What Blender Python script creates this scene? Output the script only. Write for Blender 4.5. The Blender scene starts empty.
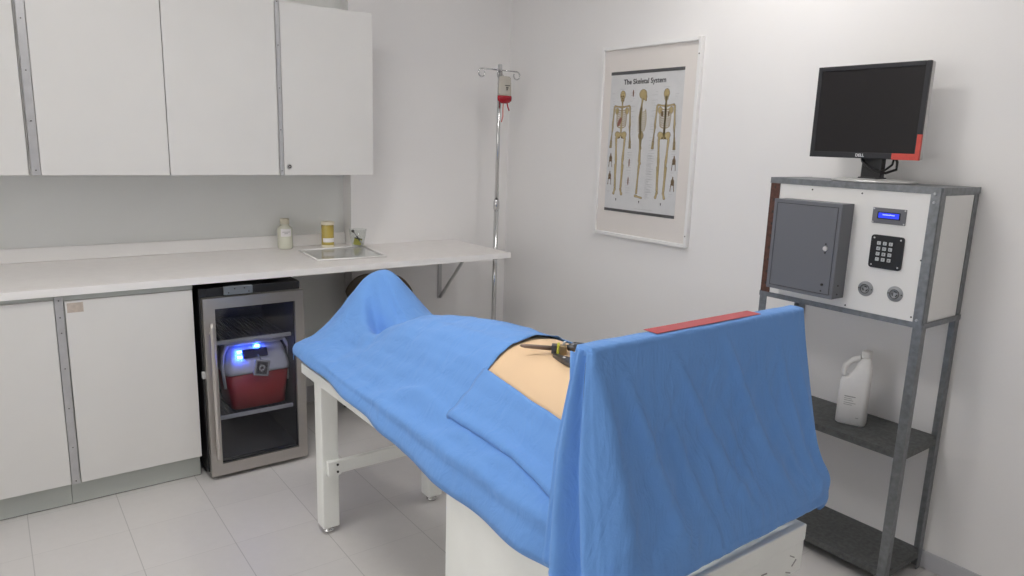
import bpy, bmesh, math, random
from mathutils import Vector, Matrix, noise
from math import sin, cos, pi, exp, sqrt
random.seed(4)
C = bpy.context.scene.collection

# ------------------------------------------------------------------ materials
def mat(name, col, rough=.5, metal=0., bump=0., bscale=60., var=0., vscale=4., spec=None, sheen=0., emit=None, estr=0., trans=0., stretch=None):
    m = bpy.data.materials.new(name); m.use_nodes = True
    nt = m.node_tree; b = nt.nodes['Principled BSDF']
    b.inputs['Base Color'].default_value = (*col, 1); b.inputs['Roughness'].default_value = rough
    b.inputs['Metallic'].default_value = metal
    if spec is not None: b.inputs['Specular IOR Level'].default_value = spec
    if sheen: b.inputs['Sheen Weight'].default_value = sheen
    if emit: b.inputs['Emission Color'].default_value = (*emit, 1); b.inputs['Emission Strength'].default_value = estr
    if trans: b.inputs['Transmission Weight'].default_value = trans
    tc = nt.nodes.new('ShaderNodeTexCoord'); mp = nt.nodes.new('ShaderNodeMapping')
    nt.links.new(tc.outputs['Object'], mp.inputs[0])
    if stretch: mp.inputs['Scale'].default_value = stretch
    if bump:
        n = nt.nodes.new('ShaderNodeTexNoise'); n.inputs['Scale'].default_value = bscale; n.inputs['Detail'].default_value = 5
        nt.links.new(mp.outputs[0], n.inputs['Vector'])
        bp = nt.nodes.new('ShaderNodeBump'); bp.inputs['Strength'].default_value = bump; bp.inputs['Distance'].default_value = .01
        nt.links.new(n.outputs['Fac'], bp.inputs['Height']); nt.links.new(bp.outputs[0], b.inputs['Normal'])
    if var:
        n = nt.nodes.new('ShaderNodeTexNoise'); n.inputs['Scale'].default_value = vscale; n.inputs['Detail'].default_value = 6
        nt.links.new(mp.outputs[0], n.inputs['Vector'])
        r = nt.nodes.new('ShaderNodeMapRange'); r.inputs['From Min'].default_value = .3; r.inputs['From Max'].default_value = .7
        r.inputs['To Min'].default_value = 1 - var; r.inputs['To Max'].default_value = 1 + var
        nt.links.new(n.outputs['Fac'], r.inputs['Value'])
        mx = nt.nodes.new('ShaderNodeVectorMath'); mx.operation = 'SCALE'; mx.inputs[0].default_value = col
        nt.links.new(r.outputs[0], mx.inputs['Scale']); nt.links.new(mx.outputs[0], b.inputs['Base Color'])
    return m

def glass(name, tint, gloss=.06, rough=.02):
    m = bpy.data.materials.new(name); m.use_nodes = True; nt = m.node_tree
    nt.nodes.clear()
    o = nt.nodes.new('ShaderNodeOutputMaterial'); t = nt.nodes.new('ShaderNodeBsdfTransparent'); g = nt.nodes.new('ShaderNodeBsdfGlossy')
    x = nt.nodes.new('ShaderNodeMixShader'); lw = nt.nodes.new('ShaderNodeLayerWeight'); lw.inputs[0].default_value = .5
    f = nt.nodes.new('ShaderNodeMath'); f.operation = 'POWER'; f.inputs[1].default_value = 5.; nt.links.new(lw.outputs['Facing'], f.inputs[0])
    a = nt.nodes.new('ShaderNodeMath'); a.operation = 'MULTIPLY_ADD'; a.inputs[1].default_value = .6; a.inputs[2].default_value = gloss
    a.use_clamp = True
    t.inputs[0].default_value = (*tint, 1); g.inputs['Roughness'].default_value = rough
    nt.links.new(f.outputs[0], a.inputs[0]); nt.links.new(a.outputs[0], x.inputs[0])
    nt.links.new(t.outputs[0], x.inputs[1]); nt.links.new(g.outputs[0], x.inputs[2]); nt.links.new(x.outputs[0], o.inputs[0])
    return m

M = dict(
 wall=mat('wall_paint', (.84, .825, .815), .62, bump=.04, bscale=120, var=.012, vscale=2),
 niche=mat('niche_panel', (.78, .79, .77), .55, bump=.03, bscale=90, var=.015),
 ceil=mat('ceiling_paint', (.88, .87, .86), .8),
 white=mat('white_laminate', (.71, .70, .68), .38, var=.012, vscale=6),
 counter=mat('counter_laminate', (.82, .79, .77), .33, bump=.01, bscale=300, var=.02, vscale=25),
 edge=mat('counter_edge', (.86, .845, .83), .35),
 carcass=mat('cabinet_board', (.52, .55, .52), .5, var=.02),
 alu=mat('hinge_aluminium', (.50, .50, .51), .42, metal=.55, var=.06, vscale=30),
 screw=mat('dark_screw', (.06, .055, .05), .4, metal=.7),
 vinyl=mat('grey_vinyl', (.52, .52, .545), .5),
 toe=mat('toe_kick_board', (.50, .525, .495), .5, var=.02),
 black=mat('black_plastic', (.012, .012, .013), .4),
 steel=mat('brushed_steel', (.50, .475, .445), .33, metal=.85, bump=.02, bscale=8, stretch=(2, 2, 200), var=.05, vscale=10),
 chrome=mat('chrome', (.62, .62, .62), .16, metal=1.),
 inner=mat('fridge_liner', (.045, .047, .052), .5, var=.06),
 rail=mat('shelf_rail_grey', (.5, .5, .5), .4),
 cred=mat('cooler_red', (.42, .025, .03), .4),
 cwhite=mat('cooler_white', (.78, .78, .80), .4),
 led=mat('blue_led', (.02, .04, .5), .4, emit=(.03, .10, 1), estr=120),
 bluetint=mat('smoky_plastic', (.02, .02, .06), .25),
 tag=mat('silver_tag', (.75, .75, .74), .25, metal=.7),
 tagdark=mat('tag_dark', (.035, .03, .03), .4),
 paint=mat('table_white_paint', (.86, .87, .835), .5, bump=.05, bscale=40, var=.02, vscale=10),
 patient=mat('patient_skin', (.83, .59, .365), .5, bump=.02, bscale=150, var=.02, vscale=8),
 galv=mat('galvanised_steel', (.225, .235, .245), .45, metal=.55, var=.18, vscale=50, bump=.02),
 galvd=mat('shelf_steel_dark', (.125, .13, .128), .55, metal=.45, var=.25, vscale=70, bump=.04),
 rust=mat('rusty_angle', (.12, .055, .04), .7, metal=.2, var=.3, vscale=60),
 panel=mat('white_panel', (.83, .82, .80), .4, var=.015),
 greybox=mat('grey_enamel', (.155, .16, .178), .45, bump=.02, bscale=200),
 lcdframe=mat('lcd_plate', (.16, .16, .175), .5),
 lcd=mat('lcd_screen', (.02, .03, .4), .3, emit=(.02, .05, .9), estr=.9),
 lcdtxt=mat('lcd_text', (.5, .6, 1), .3, emit=(.45, .55, 1), estr=1.0),
 key=mat('key_grey', (.52, .54, .55), .4),
 keymark=mat('key_mark', (.04, .04, .04), .5),
 socket=mat('socket_grey', (.30, .31, .32), .45),
 socketd=mat('socket_hole', (.03, .03, .03), .5),
 lockm=mat('lock_disc', (.62, .60, .60), .4, metal=.3),
 screen=mat('screen_black', (.016, .014, .015), .32, spec=.35),
 bezel=mat('monitor_bezel', (.02, .02, .024), .38),
 silver=mat('silver_plastic', (.55, .55, .54), .35, metal=.35),
 redtape=mat('red_tape', (.62, .075, .055), .5, var=.08, vscale=60),
 logo=mat('logo_silver', (.7, .7, .7), .3),
 jug=mat('jug_plastic', (.80, .79, .77), .42, bump=.03, bscale=25, var=.03, vscale=20),
 ink=mat('faded_ink', (.35, .34, .33), .6),
 frame=mat('white_frame', (.84, .83, .82), .4),
 mount=mat('cream_mount', (.82, .775, .735), .7),
 paper=mat('poster_paper', (.70, .70, .70), .5, var=.03, vscale=20),
 bar=mat('poster_bar', (.10, .10, .105), .5, var=.2, vscale=90),
 black_ink=mat('poster_ink', (.03, .03, .035), .6),
 fine=mat('poster_fine_print', (.42, .42, .42), .7),
 bone=mat('bone_print', (.52, .41, .20), .6, var=.15, vscale=80),
 boned=mat('bone_outline', (.17, .11, .05), .6),
 muscle=mat('muscle_print', (.30, .12, .09), .6),
 saline=mat('bag_film', (.66, .62, .54), .25, trans=.25),
 blood=mat('blood_bag_red', (.36, .008, .02), .25),
 tube=mat('tube_red', (.6, .16, .14), .3),
 wood=mat('dark_brown_vinyl', (.13, .095, .06), .4, var=.1),
 yellow=mat('yellow_band', (.62, .60, .07), .4),
 brass=mat('brass_block', (.42, .31, .17), .35, metal=.8),
 brown=mat('brown_metal', (.26, .19, .15), .4, metal=.4),
 darkmetal=mat('dark_metal', (.12, .12, .13), .35, metal=.8),
 liquid=mat('pale_liquid_bottle', (.78, .78, .66), .25, trans=.15),
 capw=mat('cap_cream', (.80, .74, .58), .4),
 label=mat('paper_label', (.82, .80, .80), .6),
 amber=mat('amber_plastic', (.96, .80, .20), .15, trans=.6),
 pills=mat('ochre_swabs', (.80, .50, .03), .5),
 greeny=mat('olive_pack', (.50, .48, .06), .5),
 clear=glass('clear_glass', (.955, .965, .96), .04),
 traym=glass('tray_glass', (.965, .975, .975), .05),
 doorglass=glass('door_glass', (.84, .85, .88), .045, .06),
 pane=glass('picture_glass', (.99, .99, .99), .012, .08),
 syr=mat('syringe_clear', (.8, .8, .8), .2, trans=.4),
 brace=mat('bracket_grey', (.55, .55, .545), .45),
 lamp=mat('lamp_diffuser', (.9, .9, .9), .5, emit=(1, .975, .95), estr=22),
 lamp_fill=mat('lamp_diffuser_fill', (.9, .9, .9), .5, emit=(1, .975, .95), estr=1.2),  # weak glow for the added fill light
 lamp_side=mat('lamp_diffuser_side', (.9, .9, .9), .5, emit=(1, .975, .95), estr=19),
 fixture=mat('fixture_white', (.8, .8, .8), .5),
)
def cloth_mat(name, col):
    m = mat(name, col, .78, sheen=.12, spec=.25); nt = m.node_tree; b = nt.nodes['Principled BSDF']
    tc = nt.nodes.new('ShaderNodeTexCoord')
    n1 = nt.nodes.new('ShaderNodeTexNoise'); n1.inputs['Scale'].default_value = 9; n1.inputs['Detail'].default_value = 4; n1.inputs['Distortion'].default_value = 1.2
    n2 = nt.nodes.new('ShaderNodeTexNoise'); n2.inputs['Scale'].default_value = 420; n2.inputs['Detail'].default_value = 2
    mp = nt.nodes.new('ShaderNodeMapping'); mp.inputs['Scale'].default_value = (1.6, 1.6, .7); mp.inputs['Rotation'].default_value = (.3, .5, .2)
    nt.links.new(tc.outputs['Object'], mp.inputs[0]); nt.links.new(mp.outputs[0], n1.inputs['Vector']); nt.links.new(tc.outputs['Object'], n2.inputs['Vector'])
    a = nt.nodes.new('ShaderNodeBump'); a.inputs['Strength'].default_value = .38; a.inputs['Distance'].default_value = .02
    c = nt.nodes.new('ShaderNodeBump'); c.inputs['Strength'].default_value = .12; c.inputs['Distance'].default_value = .002
    nt.links.new(n1.outputs['Fac'], a.inputs['Height']); nt.links.new(n2.outputs['Fac'], c.inputs['Height'])
    nt.links.new(a.outputs[0], c.inputs['Normal']); nt.links.new(c.outputs[0], b.inputs['Normal'])
    return m
M['drape'] = cloth_mat('blue_drape_cloth', (.155, .345, .745))

# floor: square vinyl tiles with fine joints
def floor_mat():
    m = mat('floor_tiles', (.68, .665, .65), .38); nt = m.node_tree; b = nt.nodes['Principled BSDF']
    geo = nt.nodes.new('ShaderNodeNewGeometry'); sp = nt.nodes.new('ShaderNodeSeparateXYZ'); nt.links.new(geo.outputs['Position'], sp.inputs[0])
    def math_(op, a, bb=None):
        n = nt.nodes.new('ShaderNodeMath'); n.operation = op
        for i, v in enumerate((a, bb)):
            if v is None: continue
            if isinstance(v, (int, float)): n.inputs[i].default_value = v
            else: nt.links.new(v, n.inputs[i])
        return n.outputs[0]
    T = .3048; ds = []
    cells = []
    for ax, off in (('X', -2.6238), ('Y', -.8469)):
        q = math_('DIVIDE', math_('SUBTRACT', sp.outputs[ax], off), T)
        cells.append(math_('FLOOR', q))
        f = math_('FRACT', q); ds.append(math_('MINIMUM', f, math_('SUBTRACT', 1., f)))
    dx = math_('LESS_THAN', ds[0], .0048); dy = math_('LESS_THAN', ds[1], .0034)
    w = math_('MAXIMUM', math_('MULTIPLY', dx, .30), math_('MULTIPLY', dy, .17))
    wn = nt.nodes.new('ShaderNodeTexWhiteNoise'); wn.noise_dimensions = '2D'
    cb = nt.nodes.new('ShaderNodeCombineXYZ'); nt.links.new(cells[0], cb.inputs[0]); nt.links.new(cells[1], cb.inputs[1]); nt.links.new(cb.outputs[0], wn.inputs['Vector'])
    ns = nt.nodes.new('ShaderNodeTexNoise'); ns.inputs['Scale'].default_value = 22; ns.inputs['Detail'].default_value = 8; ns.inputs['Roughness'].default_value = .7
    nt.links.new(geo.outputs['Position'], ns.inputs['Vector'])
    v = math_('ADD', math_('MULTIPLY', wn.outputs['Value'], .035), math_('MULTIPLY', ns.outputs['Fac'], .10))
    k = math_('MULTIPLY', math_('ADD', v, .915), math_('SUBTRACT', 1., w))
    s = nt.nodes.new('ShaderNodeVectorMath'); s.operation = 'SCALE'; s.inputs[0].default_value = (.655, .635, .62); nt.links.new(k, s.inputs['Scale'])
    nt.links.new(s.outputs[0], b.inputs['Base Color'])
    return m
M['floor'] = floor_mat()

# ------------------------------------------------------------------ mesh builders
class MB:
    def __init__(s): s.bm = bmesh.new(); s.mi = 0
    def _tag(s, before):
        for f in s.bm.faces:
            if f.index < 0 or f not in before: pass
    def box(s, x0, x1, y0, y1, z0, z1, bev=0., mtx=None, seg=2):
        r = bmesh.ops.create_cube(s.bm, size=1)
        vs = r['verts']
        for v in vs: v.co = Vector(((x0+x1)/2 + v.co.x*abs(x1-x0), (y0+y1)/2 + v.co.y*abs(y1-y0), (z0+z1)/2 + v.co.z*abs(z1-z0)))
        fs = {f for v in vs for f in v.link_faces}
        for f in fs: f.material_index = s.mi
        if bev:
            es = list({e for v in vs for e in v.link_edges})
            rr = bmesh.ops.bevel(s.bm, geom=es, offset=bev, segments=seg, affect='EDGES', profile=.5)
            vs = list({v for f in rr['faces'] for v in f.verts} | {v for v in vs if v.is_valid})
            for f in rr['faces']: f.material_index = s.mi
        if mtx is not None:
            for v in vs: v.co = mtx @ v.co
        return s
    def tube(s, pts, rad, n=10, caps=True, sx=1., closed=False):
        pts = [Vector(p) for p in pts]; rads = rad if isinstance(rad, (list, tuple)) else [rad]*len(pts)
        rings = []; prev = None
        N = len(pts)
        for i, p in enumerate(pts):
            if closed: t = (pts[(i+1) % N] - pts[i-1]).normalized()
            else: t = (pts[min(i+1, N-1)] - pts[max(i-1, 0)]).normalized()
            if prev is None:
                a = Vector((0, 0, 1)) if abs(t.z) < .9 else Vector((1, 0, 0)); u = t.cross(a).normalized()
            else: u = (prev - t*prev.dot(t)).normalized()
            prev = u; w = t.cross(u)
            rings.append([s.bm.verts.new(p + u*cos(2*pi*k/n)*rads[i]*sx + w*sin(2*pi*k/n)*rads[i]) for k in range(n)])
        R = range(N if closed else N-1)
        for i in R:
            a, b = rings[i], rings[(i+1) % N]
            for k in range(n):
                f = s.bm.faces.new((a[k], a[(k+1) % n], b[(k+1) % n], b[k])); f.smooth = True; f.material_index = s.mi
        if caps and not closed:
            for r_ in (rings[0][::-1], rings[-1]):
                f = s.bm.faces.new(r_); f.material_index = s.mi
        return s
    def cyl(s, p0, p1, r0, r1=None, n=24): return s.tube([p0, p1], [r0, r0 if r1 is None else r1], n)
    def lathe(s, prof, c=(0, 0, 0), n=32, axis='Z', sx=1., sy=1., ring=False):
        if ring: prof = list(prof)+[prof[0]]
        rings = []
        for r, z in prof:
            ring = []
            for k in range(n):
                a = 2*pi*k/n; x, y = r*cos(a)*sx, r*sin(a)*sy
                p = (x, y, z) if axis == 'Z' else ((z, x, y) if axis == 'X' else (x, z, y))
                ring.append(s.bm.verts.new((c[0]+p[0], c[1]+p[1], c[2]+p[2])))
            rings.append(ring)
        for a, b in zip(rings, rings[1:]):
            for k in range(n):
                f = s.bm.faces.new((a[k], a[(k+1) % n], b[(k+1) % n], b[k])); f.smooth = True; f.material_index = s.mi
        if not ring:
            for r_ in (rings[0][::-1], rings[-1]):
                f = s.bm.faces.new(r_); f.material_index = s.mi
        else: bmesh.ops.remove_doubles(s.bm, verts=rings[0]+rings[-1], dist=1e-6)
        return s
    def prism(s, poly, off):
        """poly: list of 3D points; extruded by vector off"""
        a = [s.bm.verts.new(p) for p in poly]; b = [s.bm.verts.new(Vector(p)+Vector(off)) for p in poly]
        n = len(a)
        fs = [s.bm.faces.new(a[::-1]), s.bm.faces.new(b)] + [s.bm.faces.new((a[i], a[(i+1) % n], b[(i+1) % n], b[i])) for i in range(n)]
        for f in fs: f.material_index = s.mi
        return s
    def loft(s, rings, caps=True, smooth=True, close=True):
        R = [[s.bm.verts.new(p) for p in r] for r in rings]; n = len(R[0])
        for a, b in zip(R, R[1:]):
            for k in range(n if close else n-1):
                f = s.bm.faces.new((a[k], a[(k+1) % n], b[(k+1) % n], b[k])); f.smooth = smooth; f.material_index = s.mi
        if caps:
            for r_ in (R[0][::-1], R[-1]):
                f = s.bm.faces.new(r_); f.material_index = s.mi
        return s
    def build(s, name, m, parent=None, origin=None, label=None, subsurf=0, solid=0., autosmooth=False):
        if name in SPLIT:
            comps = islands(s.bm)
            if len(comps) > 1:
                o = None
                for c in comps:
                    idx = {v: i for i, v in enumerate(c)}; sub = MB(); nv = [sub.bm.verts.new(v.co) for v in c]
                    for f in {f for v in c for f in v.link_faces}: sub.bm.faces.new([nv[idx[v]] for v in f.verts])
                    o = sub.build(name, m, parent, None, label)
                s.bm.free(); return o
        bmesh.ops.recalc_face_normals(s.bm, faces=s.bm.faces)
        if origin is not None:
            for v in s.bm.verts: v.co -= Vector(origin)
        me = bpy.data.meshes.new(name); s.bm.to_mesh(me); s.bm.free()
        for x in (m if isinstance(m, (list, tuple)) else [m]): me.materials.append(M[x] if isinstance(x, str) else x)
        o = bpy.data.objects.new(name, me); C.objects.link(o)
        if parent is not None:
            o.parent = parent
            w = world(parent)
            o.matrix_local = w.inverted(); WM[o.name] = Matrix.Identity(4)
        else: WM[o.name] = Matrix.Identity(4)
        if solid:
            q = o.modifiers.new('solid', 'SOLIDIFY'); q.thickness = solid; q.offset = -1
        if subsurf:
            q = o.modifiers.new('sub', 'SUBSURF'); q.levels = q.render_levels = subsurf
        if label: o['label'] = label
        return o
WM = {}
def world(o): return WM.get(o.name, Matrix.Translation(o.location))
SPLIT = {'screw', 'bolt', 'rivet', 'nail_mark', 'panel_screw'}
def islands(bm):
    seen = set(); out = []
    for v in bm.verts:
        if v in seen: continue
        st = [v]; seen.add(v); comp = []
        while st:
            q = st.pop(); comp.append(q)
            for e in q.link_edges:
                w_ = e.other_vert(q)
                if w_ not in seen: seen.add(w_); st.append(w_)
        out.append(comp)
    return out
def tag(o, label, cat, group=None):
    o['label'] = label; o['category'] = cat
    if group: o['group'] = group
    return o
def thing(name, label, cat, loc=(0, 0, 0), group=None):
    o = bpy.data.objects.new(name, None); C.objects.link(o); o.location = loc; o.empty_display_size = .05
    return tag(o, label, cat, group)
def struct(name, mb, m, **k):
    o = mb.build(name, m, **k); o['kind'] = 'structure'; return o
def text(name, body, m, size, mtx, parent=None, ext=.0003, bold=0., label=None):
    cu = bpy.data.curves.new(name, 'FONT'); cu.body = body; cu.size = size; cu.extrude = ext; cu.offset = bold
    cu.align_x = 'CENTER'; cu.align_y = 'CENTER'; cu.materials.append(M[m])
    t = bpy.data.objects.new(name, cu); C.objects.link(t)
    dg = bpy.context.evaluated_depsgraph_get(); me = bpy.data.meshes.new_from_object(t.evaluated_get(dg)); bpy.data.objects.remove(t)
    o = bpy.data.objects.new(name, me); C.objects.link(o)
    if not me.materials: me.materials.append(M[m])
    if parent is not None: o.parent = parent; o.matrix_local = world(parent).inverted() @ mtx; WM[o.name] = mtx
    else: o.matrix_world = mtx
    if label: o['label'] = label
    return o
# orientation whose local X runs along -y (rightwards on the right wall), local Y up, facing -x
RW = Matrix(((0, 0, -1, 0), (-1, 0, 0, 0), (0, 1, 0, 0), (0, 0, 0, 1)))
def smooth(o):
    for p in o.data.polygons: p.use_smooth = True

# ------------------------------------------------------------------ room shell
XL, YF, H = -4.4, -5.0, 2.75
NB = .10      # the cabinet niche is this much deeper
struct('floor', MB().box(XL-.1, .1, YF-.1, NB+.1, -.08, 0), 'floor')
struct('ceiling', MB().box(XL-.1, .1, YF-.1, NB+.1, H, H+.08), 'ceil')
struct('wall_right', MB().box(0, .1, YF-.1, NB+.1, 0, H), 'wall')
struct('wall_back', MB().box(-1.04, 0, 0, NB+.1, 0, H), 'wall')
struct('wall_niche', MB().box(XL-.1, -1.04, NB, NB+.1, 0, H), 'niche')
WY0, WY1, WZ0, WZ1 = -4.0, -1.2, .95, 2.25  # opening added in the unseen left wall to admit soft fill
struct('wall_left', MB().box(XL-.1, XL, YF-.1, WY0, 0, H).box(XL-.1, XL, WY1, NB, 0, H).box(XL-.1, XL, WY0, WY1, 0, WZ0).box(XL-.1, XL, WY0, WY1, WZ1, H), 'wall')
wf = MB()
for (a, b, c, d) in ((WY0, WY1, WZ0, WZ0+.05), (WY0, WY1, WZ1-.05, WZ1), (WY0, WY0+.05, WZ0+.05, WZ1-.05), (WY1-.05, WY1, WZ0+.05, WZ1-.05), (-2.625, -2.575, WZ0+.05, WZ1-.05)): wf.box(XL-.08, XL-.02, a, b, c, d)
struct('fill_window_1', wf, 'frame')  # added window out of view, brings world light in from the left
struct('wall_front', MB().box(XL, 0, YF-.1, YF, 0, H), 'wall')
struct('baseboard_right', MB().box(-.006, 0, YF, 0, 0, .068, .002), 'vinyl')
struct('baseboard_back', MB().box(-1.04, -.006, -.006, 0, 0, .095, .002), 'vinyl')
struct('baseboard_niche', MB().box(-1.986, -1.04, NB-.006, NB, 0, .095, .002), 'vinyl')

# ceiling lights, the one on the camera side added as fill
def ceiling_light(x, y, lx, ly, label, lm='lamp'):
    t = thing('ceiling_light', label, 'ceiling light', (x, y, H), 'ceiling lights')
    m = MB(); w = .03; z0 = H-.06
    m.box(x-lx/2-w, x-lx/2, y-ly/2-w, y+ly/2+w, z0, H, .004); m.box(x+lx/2, x+lx/2+w, y-ly/2-w, y+ly/2+w, z0, H, .004)
    m.box(x-lx/2, x+lx/2, y-ly/2-w, y-ly/2, z0, H, .004); m.box(x-lx/2, x+lx/2, y+ly/2, y+ly/2+w, z0, H, .004)
    m.build('light_frame', 'fixture', t)
    MB().box(x-lx/2, x+lx/2, y-ly/2, y+ly/2, z0+.01, H-.01).build('diffuser', lm, t)
ceiling_light(-2.25, -1.9, .55, .55, 'square white ceiling light above the left side of the room, out of frame')
ceiling_light(-.52, -1.95, .26, .60, 'narrow white ceiling light near the right wall, out of frame', 'lamp_side')
ceiling_light(-1.5, -4.1, .60, .60, 'square white fill light added above the camera side of the room, out of frame', 'lamp_fill')  # added out of view to lift the shaded near face of the drape

# ------------------------------------------------------------------ upper cabinets
ZU, ZT, YU = 1.2954, 2.06, -.33
def screws(mb, x, y, zs, r=.0025):
    for z in zs: mb.cyl((x, y, z), (x, y-.002, z), r, r*.7, 10)
def upper(x0, x1, doors, strips, lock, label):
    t = thing('wall_cabinet', label, 'cabinet', ((x0+x1)/2, (YU+NB)/2, ZU), 'white wall cabinets')
    MB().box(x0+.0005, x1-.0005, YU+.02, NB, ZU, ZT, .0015).build('body', 'white', t)
    for a, b in doors:
        d = MB().box(a+.0015, b-.0015, YU, YU+.0185, ZU, ZT, .0018).build('door', 'white', t)
        if lock and b == x1:
            l = MB(); l.cyl((-1.492+.01, YU, 1.33), (-1.492+.01, YU-.006, 1.33), .0115, .010, 20)
            lk = l.build('lock', 'alu', d, label='round metal cam lock in the lower corner')
            MB().lathe([(.0045, -.0066), (.0045, -.0062), (.0075, -.0062), (.0075, -.0066)], (-1.482, YU, 1.33), 18, 'Y').build('keyhole', 'screw', lk)
    for a, b in strips:
        h = MB().box(a, b, YU-.003, YU, ZU, ZT, .001).build('hinge_strip', 'alu', t, label='full height metal hinge strip with screws')
        s = MB(); screws(s, (a+b)/2, YU-.003, [ZU+.02+.185*i for i in range(5)]); s.build('screw', 'screw', h)
upper(-2.955, -2.495, [(-2.955, -2.495)], [], False, 'white wall cabinet at the left edge of the frame, left of the wide hinge strip')
upper(-2.495, -1.532, [(-2.458, -1.998), (-1.998, -1.532)], [(-2.487, -2.459)], False, 'white two-door wall cabinet in the middle of the upper row')
upper(-1.532, -1.062, [(-1.512, -1.062)], [(-1.531, -1.513)], False, 'white wall cabinet at the right end of the upper row with a small lock')
cab = [o for o in C.objects if o.name.startswith('wall_cabinet')][-1]
d = [o for o in C.objects if o.parent == cab and o.name.startswith('door')][0]
lk = MB().cyl((-1.487, YU, 1.335), (-1.487, YU-.007, 1.335), .0125, .011, 22).build('lock', 'alu', d, label='round metal cam lock in the lower corner')
MB().lathe([(.0035, -.0074), (.0035, -.0069), (.0078, -.0069), (.0078, -.0074)], (-1.487, YU, 1.335), 18, 'Y', ring=True).build('keyhole', 'screw', lk)

# ------------------------------------------------------------------ base cabinets + counter
YD = -.564
def base(x0, x1, doors, strips, label, sticker=None, topgap=.0):
    t = thing('base_cabinet', label, 'cabinet', ((x0+x1)/2, (YD+NB)/2, 0), 'white base cabinets')
    MB().box(x0+.0005, x1-.0005, YD+.02, NB, .105, .864, .0015).build('body', 'carcass', t)
    MB().box(x0+.0005, x1-.0005, YD+.003, YD+.0195, .843+topgap, .8645).build('top_rail', 'toe', t, label='grey green rail under the worktop')
    MB().box(x0+.0005, x1-.0005, -.514, -.498, .004, .105).build('toe_kick', 'toe', t, label='grey green toe kick board')
    MB().box(x0+.004, x1-.004, -.509, -.499, 0, .004).build('toe_kick_gap', 'screw', t, label='dark gap under the toe kick')
    MB().box(x0+.0005, x1-.0005, -.497, NB, 0.004, .105).build('plinth', 'carcass', t)
    for a, b in doors:
        d = MB().box(a+.002, b-.001, YD, YD+.019, .107, .841+topgap, .002).build('door', 'white', t)
        if sticker:
            s = MB().box(sticker[0], sticker[1], YD-.0006, YD, sticker[2], sticker[3]).build('sticker', 'sticker', d, label='faded beige label sticker')
    for a, b in strips:
        h = MB().box(a, b, YD-.003, YD+.0015, .107, .860, .001).build('hinge_strip', 'alu', t, label='full height metal hinge strip with screws')
        s = MB(); screws(s, (a+b)/2, YD-.003, [.12, .26, .42, .58, .72, .78, .845]); s.build('screw', 'screw', h)
M['sticker'] = mat('sticker_beige', (.50, .43, .37), .6, var=.12, vscale=60)
base(-2.96, -2.4715, [(-2.96, -2.4705)], [], 'white base cabinet at the left edge of the frame under the counter', None, .006)
base(-2.471, -1.987, [(-2.440, -1.988)], [(-2.4695, -2.442)], 'white base cabinet beside the black fridge with a sticker on its door', (-2.431, -2.378, .795, .832))

ct = thing('countertop', 'long white laminate countertop running under the wall cabinets', 'countertop', (-1.7, -.25, .865))
m = MB(); pts = [(-3.0, -.5838), (-.3829, -.5838), (-.3829, -.001), (-1.041, -.001), (-1.041, NB), (-3.0, NB)]
m.prism([(x, y, .866) for x, y in pts], (0, 0, .0285)); o = m.build('worktop', 'counter', ct)
MB().box(-3.0, -.3825, -.5858, -.5835, .8655, .895, .001).build('front_edge', 'edge', ct)
MB().box(-3.0, -1.041, NB-.016, NB, .8945, .958, .003).build('backsplash', 'edge', ct)
br = thing('shelf_bracket', 'pale metal bracket under the right end of the countertop', 'bracket', (-.48, -.02, .53), None)
m = MB(); m.box(-.492, -.468, -.008, 0, .54, .864, .001); m.box(-.492, -.468, -.34, -.008, .858, .8655, .001)
mm = Matrix.Translation((-.48, -.16, .705)) @ Matrix.Rotation(math.atan2(.864-.555, .30), 4, 'X')
m.build('wall_plate', 'brace', br)
m = MB(); m.tube([(-.48, -.012, .55), (-.48, -.31, .858)], .009, 8); m.build('brace', 'brace', br)
m = MB(); m.cyl((-.48, -.008, .552), (-.48, -.018, .552), .006, .005, 12); m.build('bolt', 'screw', br)

# ------------------------------------------------------------------ counter items
def bottle():
    x, y = -1.395, 0.035
    t = thing('squat_bottle', 'translucent pale bottle of liquid with white label, left on the counter', 'bottle', (x, y, .8945))
    z = .8945
    b = MB().lathe([(.030, 0), (.036, .003), (.038, .01), (.038, .102), (.035, .113), (.024, .121), (.0215, .125), (.0215, .130)], (x, y, z), 36).build('body', 'liquid', t)
    MB().lathe([(.0225, .130), (.0235, .131), (.0235, .155), (.0215, .158), (.002, .1585)], (x, y, z), 30).build('cap', 'liqcap', t)
    m = MB(); R = .0386; r0 = []; r1 = []
    for i in range(13):
        a = math.radians(-140 + i*7.0); r0.append((x+R*cos(a), y+R*sin(a), z+.068)); r1.append((x+R*cos(a), y+R*sin(a), z+.108))
    m.loft([r0, r1], caps=False, close=False); lb = m.build('label_paper', 'label', b, label='white paper label')
    m = MB()
    for k, (a0, a1, zz) in enumerate([(-128, -70, .090), (-113, -86, .082)]):
        q0 = []; q1 = []
        for i in range(7):
            a = math.radians(a0+(a1-a0)*i/6); q0.append((x+(R+.0004)*cos(a), y+(R+.0004)*sin(a), z+zz)); q1.append((x+(R+.0004)*cos(a), y+(R+.0004)*sin(a), z+zz+.003))
        m.loft([q0, q1], caps=False, close=False)
    m.build('print', 'ink', lb)
M['liqcap'] = mat('bottle_cap_pale', (.66, .62, .50), .4)
bottle()
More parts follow.
